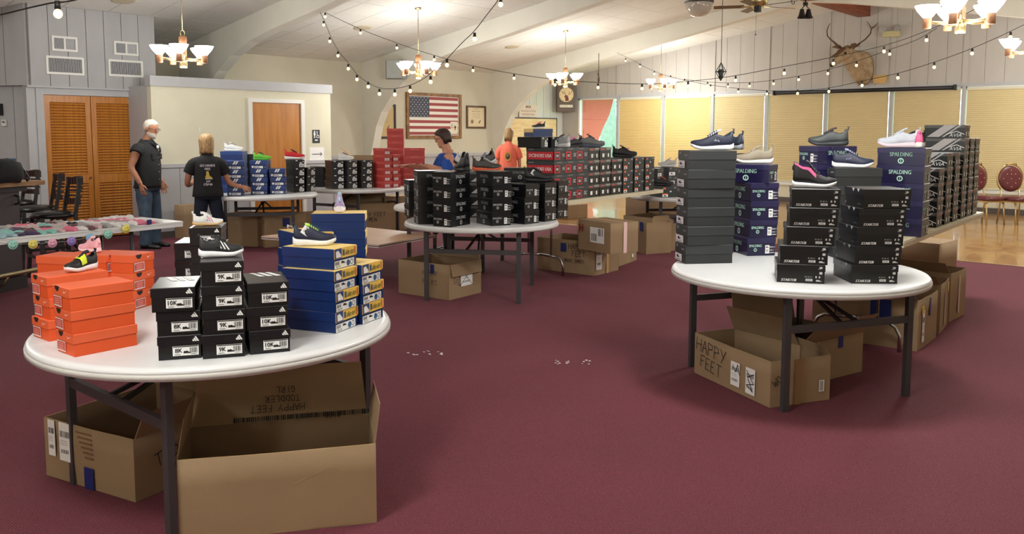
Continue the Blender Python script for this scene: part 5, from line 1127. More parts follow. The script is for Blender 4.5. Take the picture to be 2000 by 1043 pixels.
def carton(C, E, w, l, h, label, z=0.0, flaps=(), prints=None, closed=False, S=None, group='cardboard boxes', ori=None, inner=True):
    """open-top carton; front face runs C->E (w), depth l away from the viewer"""
    c = onz(C[0], C[1], z)
    if ori is not None: e = Vector((math.cos(ori), math.sin(ori), 0))
    else: e = onz(E[0], E[1], z) - c; e.z = 0; e.normalize()
    d = Vector((-e.y, e.x, 0))
    if d.dot(Vector((c.x, c.y, 0))) < 0: d = -d
    cen = c + e * w / 2 + d * l / 2; rz = math.atan2(d.y, d.x) - PI / 2
    t = thing('cardboard_box', (cen.x, cen.y, z + .001), rz, label, 'cardboard box', group); th = .005
    mb = MB(); hx, hy = w / 2, l / 2
    mb.box(-hx, hx, -hy, hy, 0, th)
    rw = random.Random(int(C[0])); 
    def wallp(a, b, nrm):   # slightly wavy wall panel
        a, b, nrm = Vector(a), Vector(b), Vector(nrm); n = 7; vs = []
        for j_ in range(4):
            for i_ in range(n):
                u = i_ / (n - 1); v = j_ / 3; bul = (rw.uniform(-.004, .004) + .006 * math.sin(u * PI) * v) if 0 < i_ < n - 1 else 0
                vs.append(a.lerp(b, u) + Vector((0, 0, th + (h - th) * v)) + nrm * bul)
        vs2 = [v_ - nrm * th for v_ in vs]; m_ = n * 4; fs = []
        for j_ in range(3):
            for i_ in range(n - 1):
                q = (j_ * n + i_, j_ * n + i_ + 1, (j_ + 1) * n + i_ + 1, (j_ + 1) * n + i_); fs.append(q)
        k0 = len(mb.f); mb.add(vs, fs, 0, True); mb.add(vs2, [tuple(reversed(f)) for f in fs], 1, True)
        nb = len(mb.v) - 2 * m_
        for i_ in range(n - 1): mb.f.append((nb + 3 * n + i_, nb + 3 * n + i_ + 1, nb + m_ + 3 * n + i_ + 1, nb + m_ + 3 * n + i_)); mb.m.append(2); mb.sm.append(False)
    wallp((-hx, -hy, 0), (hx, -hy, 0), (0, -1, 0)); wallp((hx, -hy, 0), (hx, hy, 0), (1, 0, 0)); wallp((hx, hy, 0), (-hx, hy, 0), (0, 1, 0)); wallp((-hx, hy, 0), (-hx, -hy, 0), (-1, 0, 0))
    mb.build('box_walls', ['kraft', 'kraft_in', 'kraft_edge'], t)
    if closed:
        MB().box(-hx, hx, -hy, -.002, h, h + .005).build('flap', ['kraft'], t); MB().box(-hx, hx, .002, hy, h, h + .005).build('flap', ['kraft'], t)
        MB().box(-hx - .001, hx + .001, -.025, .025, h + .005, h + .0058).build('tape', [(190, 160, 120)], t)
    for side, ln, ang_ in flaps:   # ang 0 = straight up, 90 = horizontal outwards, 180 hanging
        a = math.radians(ang_); ex = .01
        P0, U, Nn = {'front': ((-hx + ex, -hy, h), (w - 2 * ex, 0, 0), (0, -1, 0)), 'back': ((hx - ex, hy, h), (-w + 2 * ex, 0, 0), (0, 1, 0)), 'right': ((hx, -hy + ex, h), (0, l - 2 * ex, 0), (1, 0, 0)), 'left': ((-hx, hy - ex, h), (0, -l + 2 * ex, 0), (-1, 0, 0))}[side]
        P0, U, Nn = Vector(P0), Vector(U), Vector(Nn); dv = Vector((0, 0, math.cos(a))) + Nn * math.sin(a); nn = U.normalized().cross(dv)
        sk = .03; vs = [P0, P0 + U, P0 + U * (1 - sk) + dv * ln, P0 + U * sk + dv * ln]
        if ang_ > 150: vs = [v + Nn * .007 for v in vs]
        vv = vs + [v - nn * .004 for v in vs]
        MB().add(vv, [(0, 1, 2, 3), (7, 6, 5, 4), (0, 4, 5, 1), (1, 5, 6, 2), (2, 6, 7, 3), (3, 7, 4, 0)]).build('flap', ['kraft'], t)
    for side, nm, d_ in (prints or []):
        link(nm, d_.mesh(nm), t, face_mtx(side, w + .016, l + .016, h) if side in ('end', 'left', 'right', 'back') else face_mtx(side, w, l, h + .006))
    return t
# K1, under the nearest table at right
d = Dec(); d.stroke([(.05, .2), (.2, .26), (.26, .24)], .0015, 'kraft_edge')
e_ = Dec(); strokes_of('HAPPY FEET', 0, 0, .03, e_, wd=.003); 
k1 = carton((350, 1062), (736, 1021), .765, .38, .335, 'big open cardboard box in front, under the nearest table', flaps=(('back', .24, 4), ('right', .16, 8), ('left', .16, -10), ), prints=[('end', 'crease', d)])
dd = Dec(); strokes_of('HAPPY FEET', .0, .07, .03, dd, wd=.0028, rot=PI); strokes_of('TODDLER', -.02, .11, .028, dd, wd=.0028, rot=PI); strokes_of('GIRL', -.04, .15, .028, dd, wd=.0028, rot=PI); dd.bars(-.3, .33, .0, .022, 70, 'ink', 2).text('RSGB', .12, .006, .03, 'ink', 3, rot=PI)
link('handwriting', dd.mesh('handwriting'), k1, Matrix.Translation((.10, .38 / 2 - .008 + .0, .34)) @ Matrix.Rotation(PI / 2, 4, 'X'))
d = Dec(); ship_label(d, -.27, .11, .05, .17); ship_label(d, -.19, .10, .085, .18)
d.rect(-.02, .045, .0, .10, 'blue_tape', 2)
for k in range(6): d.rect(-.07 + .012 * k, .04, .25 - .022 * k, .258 - .022 * k, (120, 90, 60), 1)
e_ = Dec(); strokes_of('TODDLER', -.2, .12, .06, e_, wd=.005, rot=.2); strokes_of('BOY', -.14, .05, .06, e_, wd=.005, rot=.2)
carton((265, 982), (97, 930), .62, .62, .28, 'wide open cardboard box with shipping labels, behind the big one', flaps=(('back', .14, 12), ('right', .12, 20)), prints=[('end', 'shipping_label', d), ('right', 'handwriting', e_), ('left', 'handwriting', e_)])
# under the right round table
d = Dec(); strokes_of('HAPPY', -.36, .17, .085, d, wd=.005, rot=-.08); strokes_of('FEET', -.31, .07, .075, d, wd=.005, rot=-.1); ship_label(d, .02, .04, .09, .15); ship_label(d, .17, .03, .09, .16)
d.stroke([(.04, .17), (.07, .13), (.09, .18), (.11, .12)], .006, 'ink', 3).stroke([(.18, .17), (.25, .1), (.18, .08), (.24, .05), (.19, .13), (.25, .16)], .006, 'ink', 3)
e_ = Dec(); strokes_of('WOM', -.19, .12, .045, e_, wd=.004, rot=.6); e_.rect(.13, .17, .06, .13, 'paper', 1).bars(.135, .165, .065, .125, 7, 'ink', 2).rect(-.05, .0, .0, .27, (150, 116, 76), 1)
carton((1503, 797), (1356, 728), .78, .44, .275, 'open cardboard box lettered HAPPY FEET under the right table', flaps=(('back', .05, -20),), prints=[('end', 'handwriting', d), ('left', 'shipping_label', e_), ('right', 'shipping_label', e_)])
d = Dec(); ship_label(d, -.22, .06, .07, .2); d.rect(.05, .1, .2, .29, 'blue_tape', 1)
carton((1560, 757), (1697, 722), .66, .55, .27, 'cardboard box with flap and blue tape behind the HAPPY FEET one', flaps=(('back', .3, 10), ('front', .2, 40), ('left', .2, 30)), prints=[('end', 'shipping_label', d)])
# under the right long table
def lab(*a, **k): d = Dec(); ship_label(d, *a, **k); return d
d = lab(-.2, .05, .07, .24); d.rect(-.22, -.16, .27, .33, (228, 200, 50), 2).rect(.0, .035, .22, .36, 'blue_tape', 2)
e2 = Dec(); e2.rect(.05, .2, .2, .36, 'blue_tape', 1)
carton((1791, 687), (1831, 657), .56, .78, .38, 'tall cardboard box with yellow sticker and white label, right long table', prints=[('end', 'shipping_label', d), ('left', 'tape', e2)], flaps=(('left', .12, 60),))
d = Dec(); d.rect(-.02, .02, .05, .38, (190, 170, 150), 1).rect(.1, .15, .3, .38, (220, 210, 90), 2)
carton((1834, 653), (1851, 632), .42, .6, .40, 'narrow cardboard box with yellow tape, second under the right long table', flaps=(('left', .12, 50),), prints=[('end', 'tape', d)])
d = Dec(); d.rect(-.02, .03, .05, .38, (196, 172, 160), 1)
carton((1853, 630), (1888, 612), .44, .6, .42, 'pinkish cardboard box, last under the right long table', flaps=(('left', .12, 40),), prints=[('end', 'tape', d)])
carton((1830, 575), (1874, 560), .5, .55, .50, 'closed wrinkled cardboard box behind the yellow-taped one', closed=True)
# middle table
d = Dec(); strokes_of('HAPPY', -.0, .22, .05, d, wd=.004); strokes_of('PAIRS', .0, .13, .05, d, wd=.004); d.rect(.1, .15, .24, .33, 'blue_tape', 1)
e_ = Dec(); ship_label(e_, -.08, .11, .18, .17, cross=True); strokes_of('GL', -.19, .16, .09, e_, wd=.004, rot=-.3)
carton((877, 587), (773, 571), .66, .50, .34, 'open cardboard box under the middle round table', flaps=(('back', .04, 5), ('right', .12, 172)), prints=[('end', 'handwriting', d), ('left', 'shipping_label', e_), ('right', 'shipping_label', e_)])
# under the centre long table
d = Dec(); strokes_of('HAPPY', .05, .28, .06, d, wd=.005); strokes_of('FEET', .1, .2, .06, d, wd=.005); strokes_of('BOYS SHOES', .0, .13, .035, d, wd=.004); d.rect(-.06, .02, .24, .34, 'blue_tape', 1).rect(.33, .39, .28, .38, 'blue_tape', 1)
e_ = lab(-.24, .06, .12, .27); e_.rect(-.02, .03, .25, .36, 'blue_tape', 2).rect(-.02, .03, .0, .22, (196, 150, 100), 1)
t_ = carton((1161, 539), (1049, 525), .80, .52, .38, 'open cardboard box with two blue tapes under the centre long table', flaps=(('right', .1, 170),), prints=[('end', 'handwriting', d), ('right', 'shipping_label', e_), ('left', 'shipping_label', e_)])
d = Dec(); strokes_of('WOMENS', -.02, .3, .04, d, wd=.004, rot=-.7); d.rect(.12, .17, .06, .1, 'paper', 1)
carton((1208, 521), (1252, 505), .60, .55, .42, 'cardboard box with scribbles beside the blue-taped one', prints=[('end', 'handwriting', d)], flaps=(('back', .1, 10),))
d = Dec(); d.rect(-.06, .18, .1, .27, 'paper', 1).bars(-.04, .06, .12, .2, 9, 'ink', 2).bars(.08, .16, .18, .26, 6, 'ink', 2).text('H', -.22, .24, .12, (150, 50, 50), 1, bold=.006)
e_ = Dec(); e_.rect(-.02, .03, .0, .34, (236, 200, 196), 1)
carton((1192, 497), (1137, 487), .55, .40, .33, 'closed cardboard box with red H, resting above the open ones', z=.30, closed=True, prints=[('end', 'shipping_label', d), ('right', 'tape', e_), ('left', 'tape', e_)])
d = lab(-.04, .1, .13, .28); d.rect(.15, .22, .38, .46, 'blue_tape', 2)
carton((1273, 496), (1320, 489), .62, .5, .48, 'cardboard box with long white label behind the far table leg', prints=[('end', 'shipping_label', d)], flaps=(('front', .02, 0),))
d = Dec(); d.text('BERSHKA', .0, .3, .09, (120, 90, 60), 1)
carton((1262, 466), (1322, 461), .8, .5, .62, 'tall printed cardboard box at the back of the far round table', closed=True, prints=[('end', 'print', d)])
carton((1262, 497), (1240, 492), .30, .4, .42, 'small cardboard box with blue tape beside the far table leg', prints=[('end', 'tape', Dec().rect(.0, .08, .3, .42, 'blue_tape', 1))])
carton((1110, 428), (1133, 426), .5, .4, .25, 'low cardboard box far behind on the parquet floor', closed=True)
# tables T4, T5
d = Dec(); d.rect(-.05, .06, .28, .40, 'blue_tape', 1)
carton((518, 484), (588, 478), .62, .5, .44, 'cardboard box with blue tape before the wooden door', closed=True, prints=[('end', 'tape', d)])
carton((438, 480), (500, 482), .52, .4, .45, 'cardboard box under the blue stacks, left of the taped one', closed=True)
carton((361, 467), (388, 464), .3, .25, .5, 'cardboard box against the panelling behind the blond woman', closed=True)
carton((590, 474), (640, 470), .6, .5, .40, 'cardboard box right of the blue-taped one', closed=True)
d = Dec(); strokes_of('HAPPY FEET', -.24, .3, .06, d, wd=.006); strokes_of('MEN', -.05, .22, .06, d, wd=.006)
carton((680, 462), (745, 459), .75, .5, .50, 'lettered cardboard box under the red box table', prints=[('end', 'handwriting', d)], flaps=(('back', .2, 10),))
carton((752, 452), (792, 449), .6, .5, .55, 'tall cardboard box at the right leg of the red box table', closed=True)
carton((684, 366), (727, 366), .42, .35, .50, 'open brown carton behind the small black stacks', z=ZR, flaps=(('left', .2, 50),))

# ------------------------------------------------------------ low wooden table board
pA, pB, pC, pD = onz(510, 461, .42), onz(740, 478, .42), onz(852, 458, .42), onz(690, 441, .42)
t = thing('wooden_table', ((pA + pC) / 2) * Vector((1, 1, 0)) if False else Vector(((pA.x + pC.x) / 2, (pA.y + pC.y) / 2, 0)), 0, 'low square table with light wood top and striped edge, behind the blue boxes', 'table')
cx_, cy_ = t.location.x, t.location.y; poly = [(p.x - cx_, p.y - cy_) for p in (pA, pB, pC, pD)]
MB().prism(poly, .415, .42).build('table_top', ['maple_top'], t); MB().prism(poly, .385, .395).prism(poly, .405, .415).build('white_edge', ['white_trim'], t); MB().prism([(x * .998, y * .998) for x, y in poly], .395, .405).build('red_edge', [(120, 40, 40)], t)
MB().lathe([(.3, 0), (.3, .02), (.05, .04), (.04, .38), (.2, .385)], 20).build('pedestal', ['black_metal'], t)
for px, py in ((563, 452), (838, 457)):
    q = onz(px, py, .43); MB().tube([(q.x - cx_, q.y - cy_, .42), (q.x - cx_, q.y - cy_, .5), (q.x - cx_ + .04, q.y - cy_ - .03, .48), (q.x - cx_ + .08, q.y - cy_ - .06, .43)], .018, 8).build('clamp', ['chrome'], t)
# ------------------------------------------------------------ bar counter, stools, chairs
pc = onz(88, 352, 1.10); pl_ = onz(0, 358, 1.10); u = (pl_ - pc); u.z = 0; u.normalize(); v = Vector((-u.y, u.x, 0)); v = v if v.dot(pc) > 0 else -v
rzb = math.atan2(-u.y, -u.x)
t = thing('bar_counter', (pc.x, pc.y, 0), rzb, 'bar counter with oak top and dark grey panelled front at far left', 'bar')
L_ = 3.2
MB().box(-L_, 0, -.0, .62, 1.055, 1.10).build('bar_top', ['oak_top'], t)
MB().box(-L_, -.22, .12, .55, 0.12, 1.055).build('core', [(56, 50, 54)], t)
for k in range(8): MB().box(-.25 - (k + 1) * .34 + .006, -.25 - k * .34, .10, .12, .14, 1.0).build('front_panel', [(70, 62, 66)], t)
MB().box(-L_, -.18, .06, .58, 1.0, 1.055).box(-L_, -.2, .09, .5, .0, .13).build('moulding', [(50, 45, 50)], t)
MB().tube([(-L_, -.08, .2), (-.2, -.08, .2)], .022, 10).build('foot_rail', ['brass'], t)
MB().tube([(-.6, -.08, .19), (-.6, -.02, .1), (-.6, .08, .06)], .012, 8).tube([(-1.8, -.08, .19), (-1.8, -.02, .1), (-1.8, .08, .06)], .012, 8).build('rail_bracket', ['brass'], t)
MB().tube([(-.30, .09, .96), (-.30, .05, .95), (-.30, .05, .88), (-.30, .09, .87)], .012, 8).build('coat_hook', ['black_metal'], t)
bgp = onz(8, 358, 1.101); t = thing('shoulder_bag', (bgp.x, bgp.y + .1, 1.101), rzb, 'black shoulder bag slumped on the bar counter', 'bag')
mb = MB(); rg = []
for z, a, b_ in ((0, .19, .1), (.06, .22, .13), (.14, .22, .13), (.2, .19, .11), (.23, .14, .06)):
    rg.append([(a * math.copysign(abs(math.cos(q)) ** .6, math.cos(q)), b_ * math.copysign(abs(math.sin(q)) ** .6, math.sin(q)), z + .01 * math.sin(3 * q)) for q in [2 * PI * k / 18 for k in range(18)]])
mb.rings(rg); mb.build('bag_body', ['black_cloth'], t); MB().tube([(.16, 0, .18), (.22, -.02, .19), (.26, -.04, .10), (.3, -.06, .02), (.24, -.08, .012)], .012, 6).build('strap', ['leather_black'], t)
MB().box(-.12, .2, .0, .1, .2, .235).build('blue_flap', [(44, 84, 120)], t)
def stool(C, head, label):
    p = onz(C[0], C[1], .74); t = thing('bar_stool', (p.x, p.y, 0), head, label, 'stool', 'black bar stools')
    s = .2
    MB().lathe([(.001, .74), (.14, .738), (.2, .725), (.215, .70), (.21, .67), (.001, .665)], 24).build('seat', ['leather_black'], t)
    for a in (-1, 1):
        MB().bar((a * .21, -.21, 0), (a * .165, -.16, .68), .038, .03).build('leg', ['black_metal'], t)
        MB().bar((a * .21, .24, 0), (a * .17, .17, .7), .038, .03).build('leg', ['black_metal'], t)
        MB().bar((a * .17, .17, .68), (a * .165, .24, 1.10), .035, .03).build('back_post', ['black_metal'], t)
    for z in (.25, .45):
        MB().bar((-.2, -.2, z), (.2, -.2, z), .02, .03).bar((-.2, .21, z), (.2, .21, z), .02, .03).build('stretcher', ['black_metal'], t)
        MB().bar((-.2, -.2, z + .05), (-.2, .21, z + .05), .02, .03).bar((.2, -.2, z + .05), (.2, .21, z + .05), .02, .03).build('stretcher', ['black_metal'], t)
    bk = MB(); n = 9
    for z0, z1 in ((.80, .86), (.885, .905), (.94, .96), (.98, 1.0), (1.02, 1.11)):
        for k in range(n):
            x0, x1 = -.165 + .33 * k / n, -.165 + .33 * (k + 1) / n; c0 = .05 * math.cos((x0 / .165) * PI / 2); tz = .025 * math.cos(x0 / .165 * PI / 2) if z1 > 1.05 else 0
            bk.box(x0, x1, .20 + c0 + (z0 - .84) * .15, .225 + c0 + (z0 - .84) * .15, z0, z1 + tz - (0.02 if z1 > 1.05 else 0))
    for x in (-.155, .0, .155): bk.box(x - .02, x + .02, .2 + (.05 if x == 0 else .0) + .01, .23 + (.05 if x == 0 else 0), .84, 1.1) if x else None
    bk.build('backrest', [(58, 34, 30)], t)
    return t
stool((72, 401), AR - .9, 'black bar stool with dark ladder back, left of the two by the louvred doors')
stool((103, 412), AR - .75, 'black bar stool with dark ladder back, right one before the louvred doors')
stool((28, 390), AR - .6, 'bar stool mostly hidden behind the bar counter corner')
def banquet(px, py, head, label):
    p = onz(px, py, 0); t = thing('banquet_chair', (p.x, p.y, 0), head, label, 'chair', 'burgundy banquet chairs by the blinds')
    mb = MB(); R_ = .235
    mb.lathe([(.001, .02), (.16, .028), (.22, .018), (.235, 0), (.22, -.02), (.001, -.022)], 28); bk = mb.build('backrest', ['burgundy_vinyl'], t, Matrix.Translation((0, .22, .80)) @ Matrix.Rotation(math.radians(84), 4, 'X'))
    btn = MB()
    for a, b_ in ((0, .15), (-.08, .08), (.08, .08), (-.15, .0), (0, 0), (.15, 0), (-.08, -.08), (.08, -.08), (0, -.15), (.0, .08)): MB().ell((a, b_, .028), .011, .011, .007, 0, 8, 5).build('button', ['gold_frame'], bk)
    mb = MB(); mb.tube([(.25 * math.cos(a), .23, .80 + .26 * math.sin(a)) for a in [math.radians(-50 + 280 * k / 20) for k in range(21)]], .012, 8); mb.build('back_frame', ['gold_frame'], t)
    MB().tube([(.10, .22, 1.04), (.08, .2, 1.075), (-.08, .2, 1.075), (-.1, .22, 1.04)], .01, 8).build('hand_grip', ['gold_frame'], t)
    MB().rings([[(x * s_, y * s_ - .02, z) for x, y in ((-.21, -.22), (-.1, -.245), (.1, -.245), (.21, -.22), (.225, 0), (.2, .2), (-.2, .2), (-.225, 0))] for s_, z in ((.96, .42), (1.0, .44), (1.0, .47), (.9, .49), (.5, .5))]).build('seat', ['burgundy_vinyl'], t)
    MB().box(-.21, .21, -.24, .17, .395, .42).build('seat_frame', ['gold_frame'], t)
    for a in (-1, 1):
        MB().tube([(a * .2, -.24, 0), (a * .19, -.21, .41)], .013, 8).build('leg', ['gold_frame'], t)
        MB().tube([(a * .2, .24, 0), (a * .19, .19, .41), (a * .17, .22, .62)], .013, 8).build('leg', ['gold_frame'], t)
        MB().tube([(a * .19, -.17, .40), (a * .196, -.23, .28)], .007, 6).build('stay', ['gold_frame'], t)
    return t
banquet(1922, 436, AR + .30, 'burgundy tufted banquet chair with gold frame, left one by the blinds')
banquet(1985, 438, AR + .10, 'burgundy tufted banquet chair with gold frame, cut by the right edge')
# ------------------------------------------------------------ socks on the long table
cols = [((232, 228, 228), 'white'), ((206, 178, 180), 'pale pink'), ((232, 120, 150), 'hot pink'), ((226, 186, 160), 'peach'), ((32, 30, 34), 'black'), ((150, 186, 196), 'pale blue'), ((140, 200, 190), 'mint'), ((70, 54, 90), 'dark purple'), ((150, 140, 160), 'lavender grey'), ((170, 168, 170), 'grey'), ((110, 74, 80), 'maroon'), ((120, 150, 130), 'sage')]
seq = [2, 1, 3, 0, 2, 8, 0, 1, 3, 3, 0, 8, 1, 4, 0, 3, 1, 9, 0, 2, 11, 4, 9, 0, 5, 9, 5, 0, 7, 9, 5, 6, 7, 10, 9, 6, 4, 1, 10, 2, 6, 0, 10, 1, 4, 9, 0, 1, 0, 0, 2, 9, 0, 0, 2, 0, 0, 0, 0, 0, 0, 1]
a0, a1 = Vector((.8, 6.47, 0)), Vector((3.466, 6.786, 0)); U_ = (a1 - a0).normalized(); V_ = Vector((-U_.y, U_.x, 0)); LL = (a1 - a0).length
def sock_mesh(seed, c):
    r = random.Random(seed); mb = MB(); rows = []
    for i in range(9):
        x = -.085 + .17 * i / 8; w_ = .036 * (1 - abs(i / 4 - 1) ** 3 * .6) * r.uniform(.85, 1.1); h_ = .024 * (1 - abs(i / 4 - 1) ** 4) * r.uniform(.7, 1.2) + .004; y_ = .02 * math.sin(x * 22) + r.uniform(-.004, .004)
        rows.append([(x, y_ + w_ * math.cos(a), max(0, h_ * .5 + h_ * .62 * math.sin(a)) if math.sin(a) > -.3 else .0) for a in [2 * PI * k / 10 for k in range(10)]])
    mb.rings(rows); return mb.mesh('sock', [c])
sm_ = {}
n = len(seq)
for row in range(6):
    for i in range(n // 2 + 6):
        k = seq[(i * 2 + row * 1) % n] if i * 2 + row < n else 0
        s_ = (i + .5 + .5 * (row % 2)) / (n // 2 + 6.5); k = seq[min(n - 1, int(s_ * n + rnd.uniform(-2, 2)))]
        if s_ > .94 or s_ * LL < .5: continue
        q = a0 + U_ * (s_ * LL) + V_ * (.06 + row * .10 + rnd.uniform(-.02, .02))
        vv = rnd.randint(0, 2)
        if (k, vv) not in sm_: sm_[(k, vv)] = sock_mesh(k * 7 + vv, cols[k][0])
        o = link('sock_pair', sm_[(k, vv)]); o.location = (q.x, q.y, ZL + .001); o.rotation_euler = (0, 0, math.atan2(U_.y, U_.x) + PI / 2 + rnd.uniform(-.5, .5)); o.scale = (rnd.uniform(.6, .8), rnd.uniform(.7, .95), rnd.uniform(.7, 1.2))
        tag(o, 'folded %s socks in the %s row, %s of the sock table' % (cols[k][1], ['front', 'second', 'third', 'fourth', 'fifth', 'back'][row], ['left end', 'left part', 'left middle', 'centre', 'right middle', 'right end'][min(5, int(s_ * 6))]), 'socks', '%s socks on the left long table' % cols[k][1])
# smiley garland hanging under the sock table
sg = [(-30, 470), (25, 477), (64, 476), (102, 474), (139, 470), (176, 464), (211, 457), (246, 446), (275, 436), (291, 430)]
dG = depth_of(a0 + U_ * LL * .6 + Vector((0, 0, ZL))) - .03
ca, cb_ = onz(0, 470, ZL), onz(357, 436, ZL)
def gp(px, py):   # on the vertical plane through the near table edge
    d = ray(px, py); nn = Vector((U_.y, -U_.x, 0)); k = (a0 - Vector((0, 0, 0)) + nn * .012).dot(nn) / d.dot(nn); return Vector((0, 0, EYE)) + d * k
P_ = [gp(*s) for s in sg]; t = thing('smiley_garland', P_[3], math.atan2(U_.y, U_.x), 'string of pastel smiley discs hanging under the sock table edge', 'garland')
inv = T(P_[3].x, P_[3].y, P_[3].z, math.atan2(U_.y, U_.x)).inverted()
MB().tube([inv @ p for p in P_], .0015, 4).build('string', [(180, 176, 170)], t)
for (px, py), c in zip([(25, 478), (64, 477), (102, 475), (139, 471), (176, 465), (211, 458), (246, 447)], [(160, 222, 206), (240, 228, 120), (246, 180, 206), (160, 138, 216), (136, 196, 236), (160, 226, 210), (244, 230, 110)]):
    q = inv @ gp(px, py); dk = MB().lathe([(.001, -.0015), (.034, -.0015), (.034, .0015), (.001, .0015)], 24).build('smiley_disc', [c], t, Matrix.Translation(q + Vector((0, -.003, 0))) @ Matrix.Rotation(PI / 2, 4, 'X'))
    d = Dec(); d.disc(-.010, .008, .0035, K_, 1, 8).disc(.010, .008, .0035, K_, 1, 8); d.stroke([(.02 * math.cos(a), -.002 + .018 * math.sin(a)) for a in [PI + .35 + (PI - .7) * k / 8 for k in range(9)]], .0028, K_, 1)
    link('face_print', d.mesh('face_print'), dk, Matrix.Translation((0, 0, .0018)))
q = inv @ gp(291, 434); MB().box(-.02, .02, -.002, .002, -.018, .02).build('tape_tab', ['blue_tape'], t, Matrix.Translation(q + Vector((0, -.003, 0))))

# ------------------------------------------------------------ people
def loft(mb, secs, mi=0, n=18):
    """secs: (centre, right-vector half width, forward-vector half depth, tilt vec) -> elliptical rings"""
    mb.rings([[Vector(c) + Vector(a) * math.copysign(abs(math.cos(q)) ** .85, math.cos(q)) + Vector(b) * math.copysign(abs(math.sin(q)) ** .85, math.sin(q)) for q in [2 * PI * k / n for k in range(n)]] for c, a, b in secs], mi)
    return mb
def skin_mesh(verts, edges, radii, sub=1):
    me = bpy.data.meshes.new('sk'); me.from_pydata([tuple(v) for v in verts], edges, []); me.update()
    o = bpy.data.objects.new('sk', me); COL.objects.link(o); o.modifiers.new('s', 'SKIN')
    me.skin_vertices  # layer created with the modifier
    if not me.skin_vertices: 
        bpy.context.view_layer.objects.active = o; bpy.ops.mesh.customdata_skin_add()
    for i, r in enumerate(radii):
        r2 = r if isinstance(r, tuple) else (r, r); me.skin_vertices[0].data[i].radius = r2
    me.skin_vertices[0].data[0].use_root = True
    sb = o.modifiers.new('b', 'SUBSURF'); sb.levels = sub; sb.render_levels = sub
    dg = bpy.context.evaluated_depsgraph_get(); ev = o.evaluated_get(dg); m2 = ev.to_mesh()
    r = ([Vector(v.co) for v in m2.vertices], [tuple(p.vertices) for p in m2.polygons]); ev.to_mesh_clear(); bpy.data.objects.remove(o); bpy.data.meshes.remove(me)
    return r
def hand(mb, wrist, dirv, palm_n, curl, side, s=1.0, spread=.35):
    """hand from wrist along dirv; palm normal; five fingers of unequal length"""
    d = Vector(dirv).normalized(); nrm = Vector(palm_n); nrm = (nrm - d * nrm.dot(d)).normalized(); lat = d.cross(nrm) * side; w0 = Vector(wrist)
    mb.rings([[w0 + d * x * s + lat * (a * s * math.cos(q)) + nrm * (b_ * s * math.sin(q)) for q in [2 * PI * k / 12 for k in range(12)]] for x, a, b_ in ((-.03, .028, .022), (0, .029, .02), (.03, .037, .017), (.065, .042, .016), (.09, .040, .013), (.1, .030, .008))])
    for i, (off, ln) in enumerate(((.031, .070), (.0105, .080), (-.0105, .074), (-.030, .058))):
        b0 = w0 + d * .088 * s + lat * off * s; dd = (d + lat * off * spread * 6).normalized(); pts = [b0 - dd * .012 * s]; cur = dd; p = b0
        for j, f in enumerate((.45, .3, .25)):
            pts.append(p); ca_ = curl * (j + .6) * .55; dir_ = (dd * math.cos(ca_) + nrm * math.sin(ca_)); p = p + dir_ * ln * f * s
        pts.append(p); mb.tube(pts, [.0095 * s, .009 * s, .0085 * s, .0078 * s, .006 * s], 7)
    tb = w0 + d * .02 * s + lat * .026 * s; td = (d * .7 + lat * .7 + nrm * .25).normalized(); td2 = (d * .92 + lat * .25 + nrm * .35).normalized()
    mb.tube([tb, tb + td * .035 * s, tb + td * .035 * s + td2 * .03 * s, tb + td * .035 * s + td2 * .052 * s], [.013 * s, .0115 * s, .0095 * s, .007 * s], 8)
def limb(mb, pts, rs, n=12, mi=0):
    P = [Vector(p) for p in pts]; out = []; ro = []
    for i in range(len(P) - 1):
        for k in range(4):
            u = k / 4; a = P[max(i - 1, 0)]; b_ = P[i]; c = P[i + 1]; e = P[min(i + 2, len(P) - 1)]
            out.append(.5 * ((2 * b_) + (c - a) * u + (2 * a - 5 * b_ + 4 * c - e) * u * u + (3 * b_ - a - 3 * c + e) * u ** 3)); ro.append(rs[i] + (rs[i + 1] - rs[i]) * (u * u * (3 - 2 * u)))
    out.append(P[-1]); ro.append(rs[-1]); return mb.tube(out, ro, n, mi)
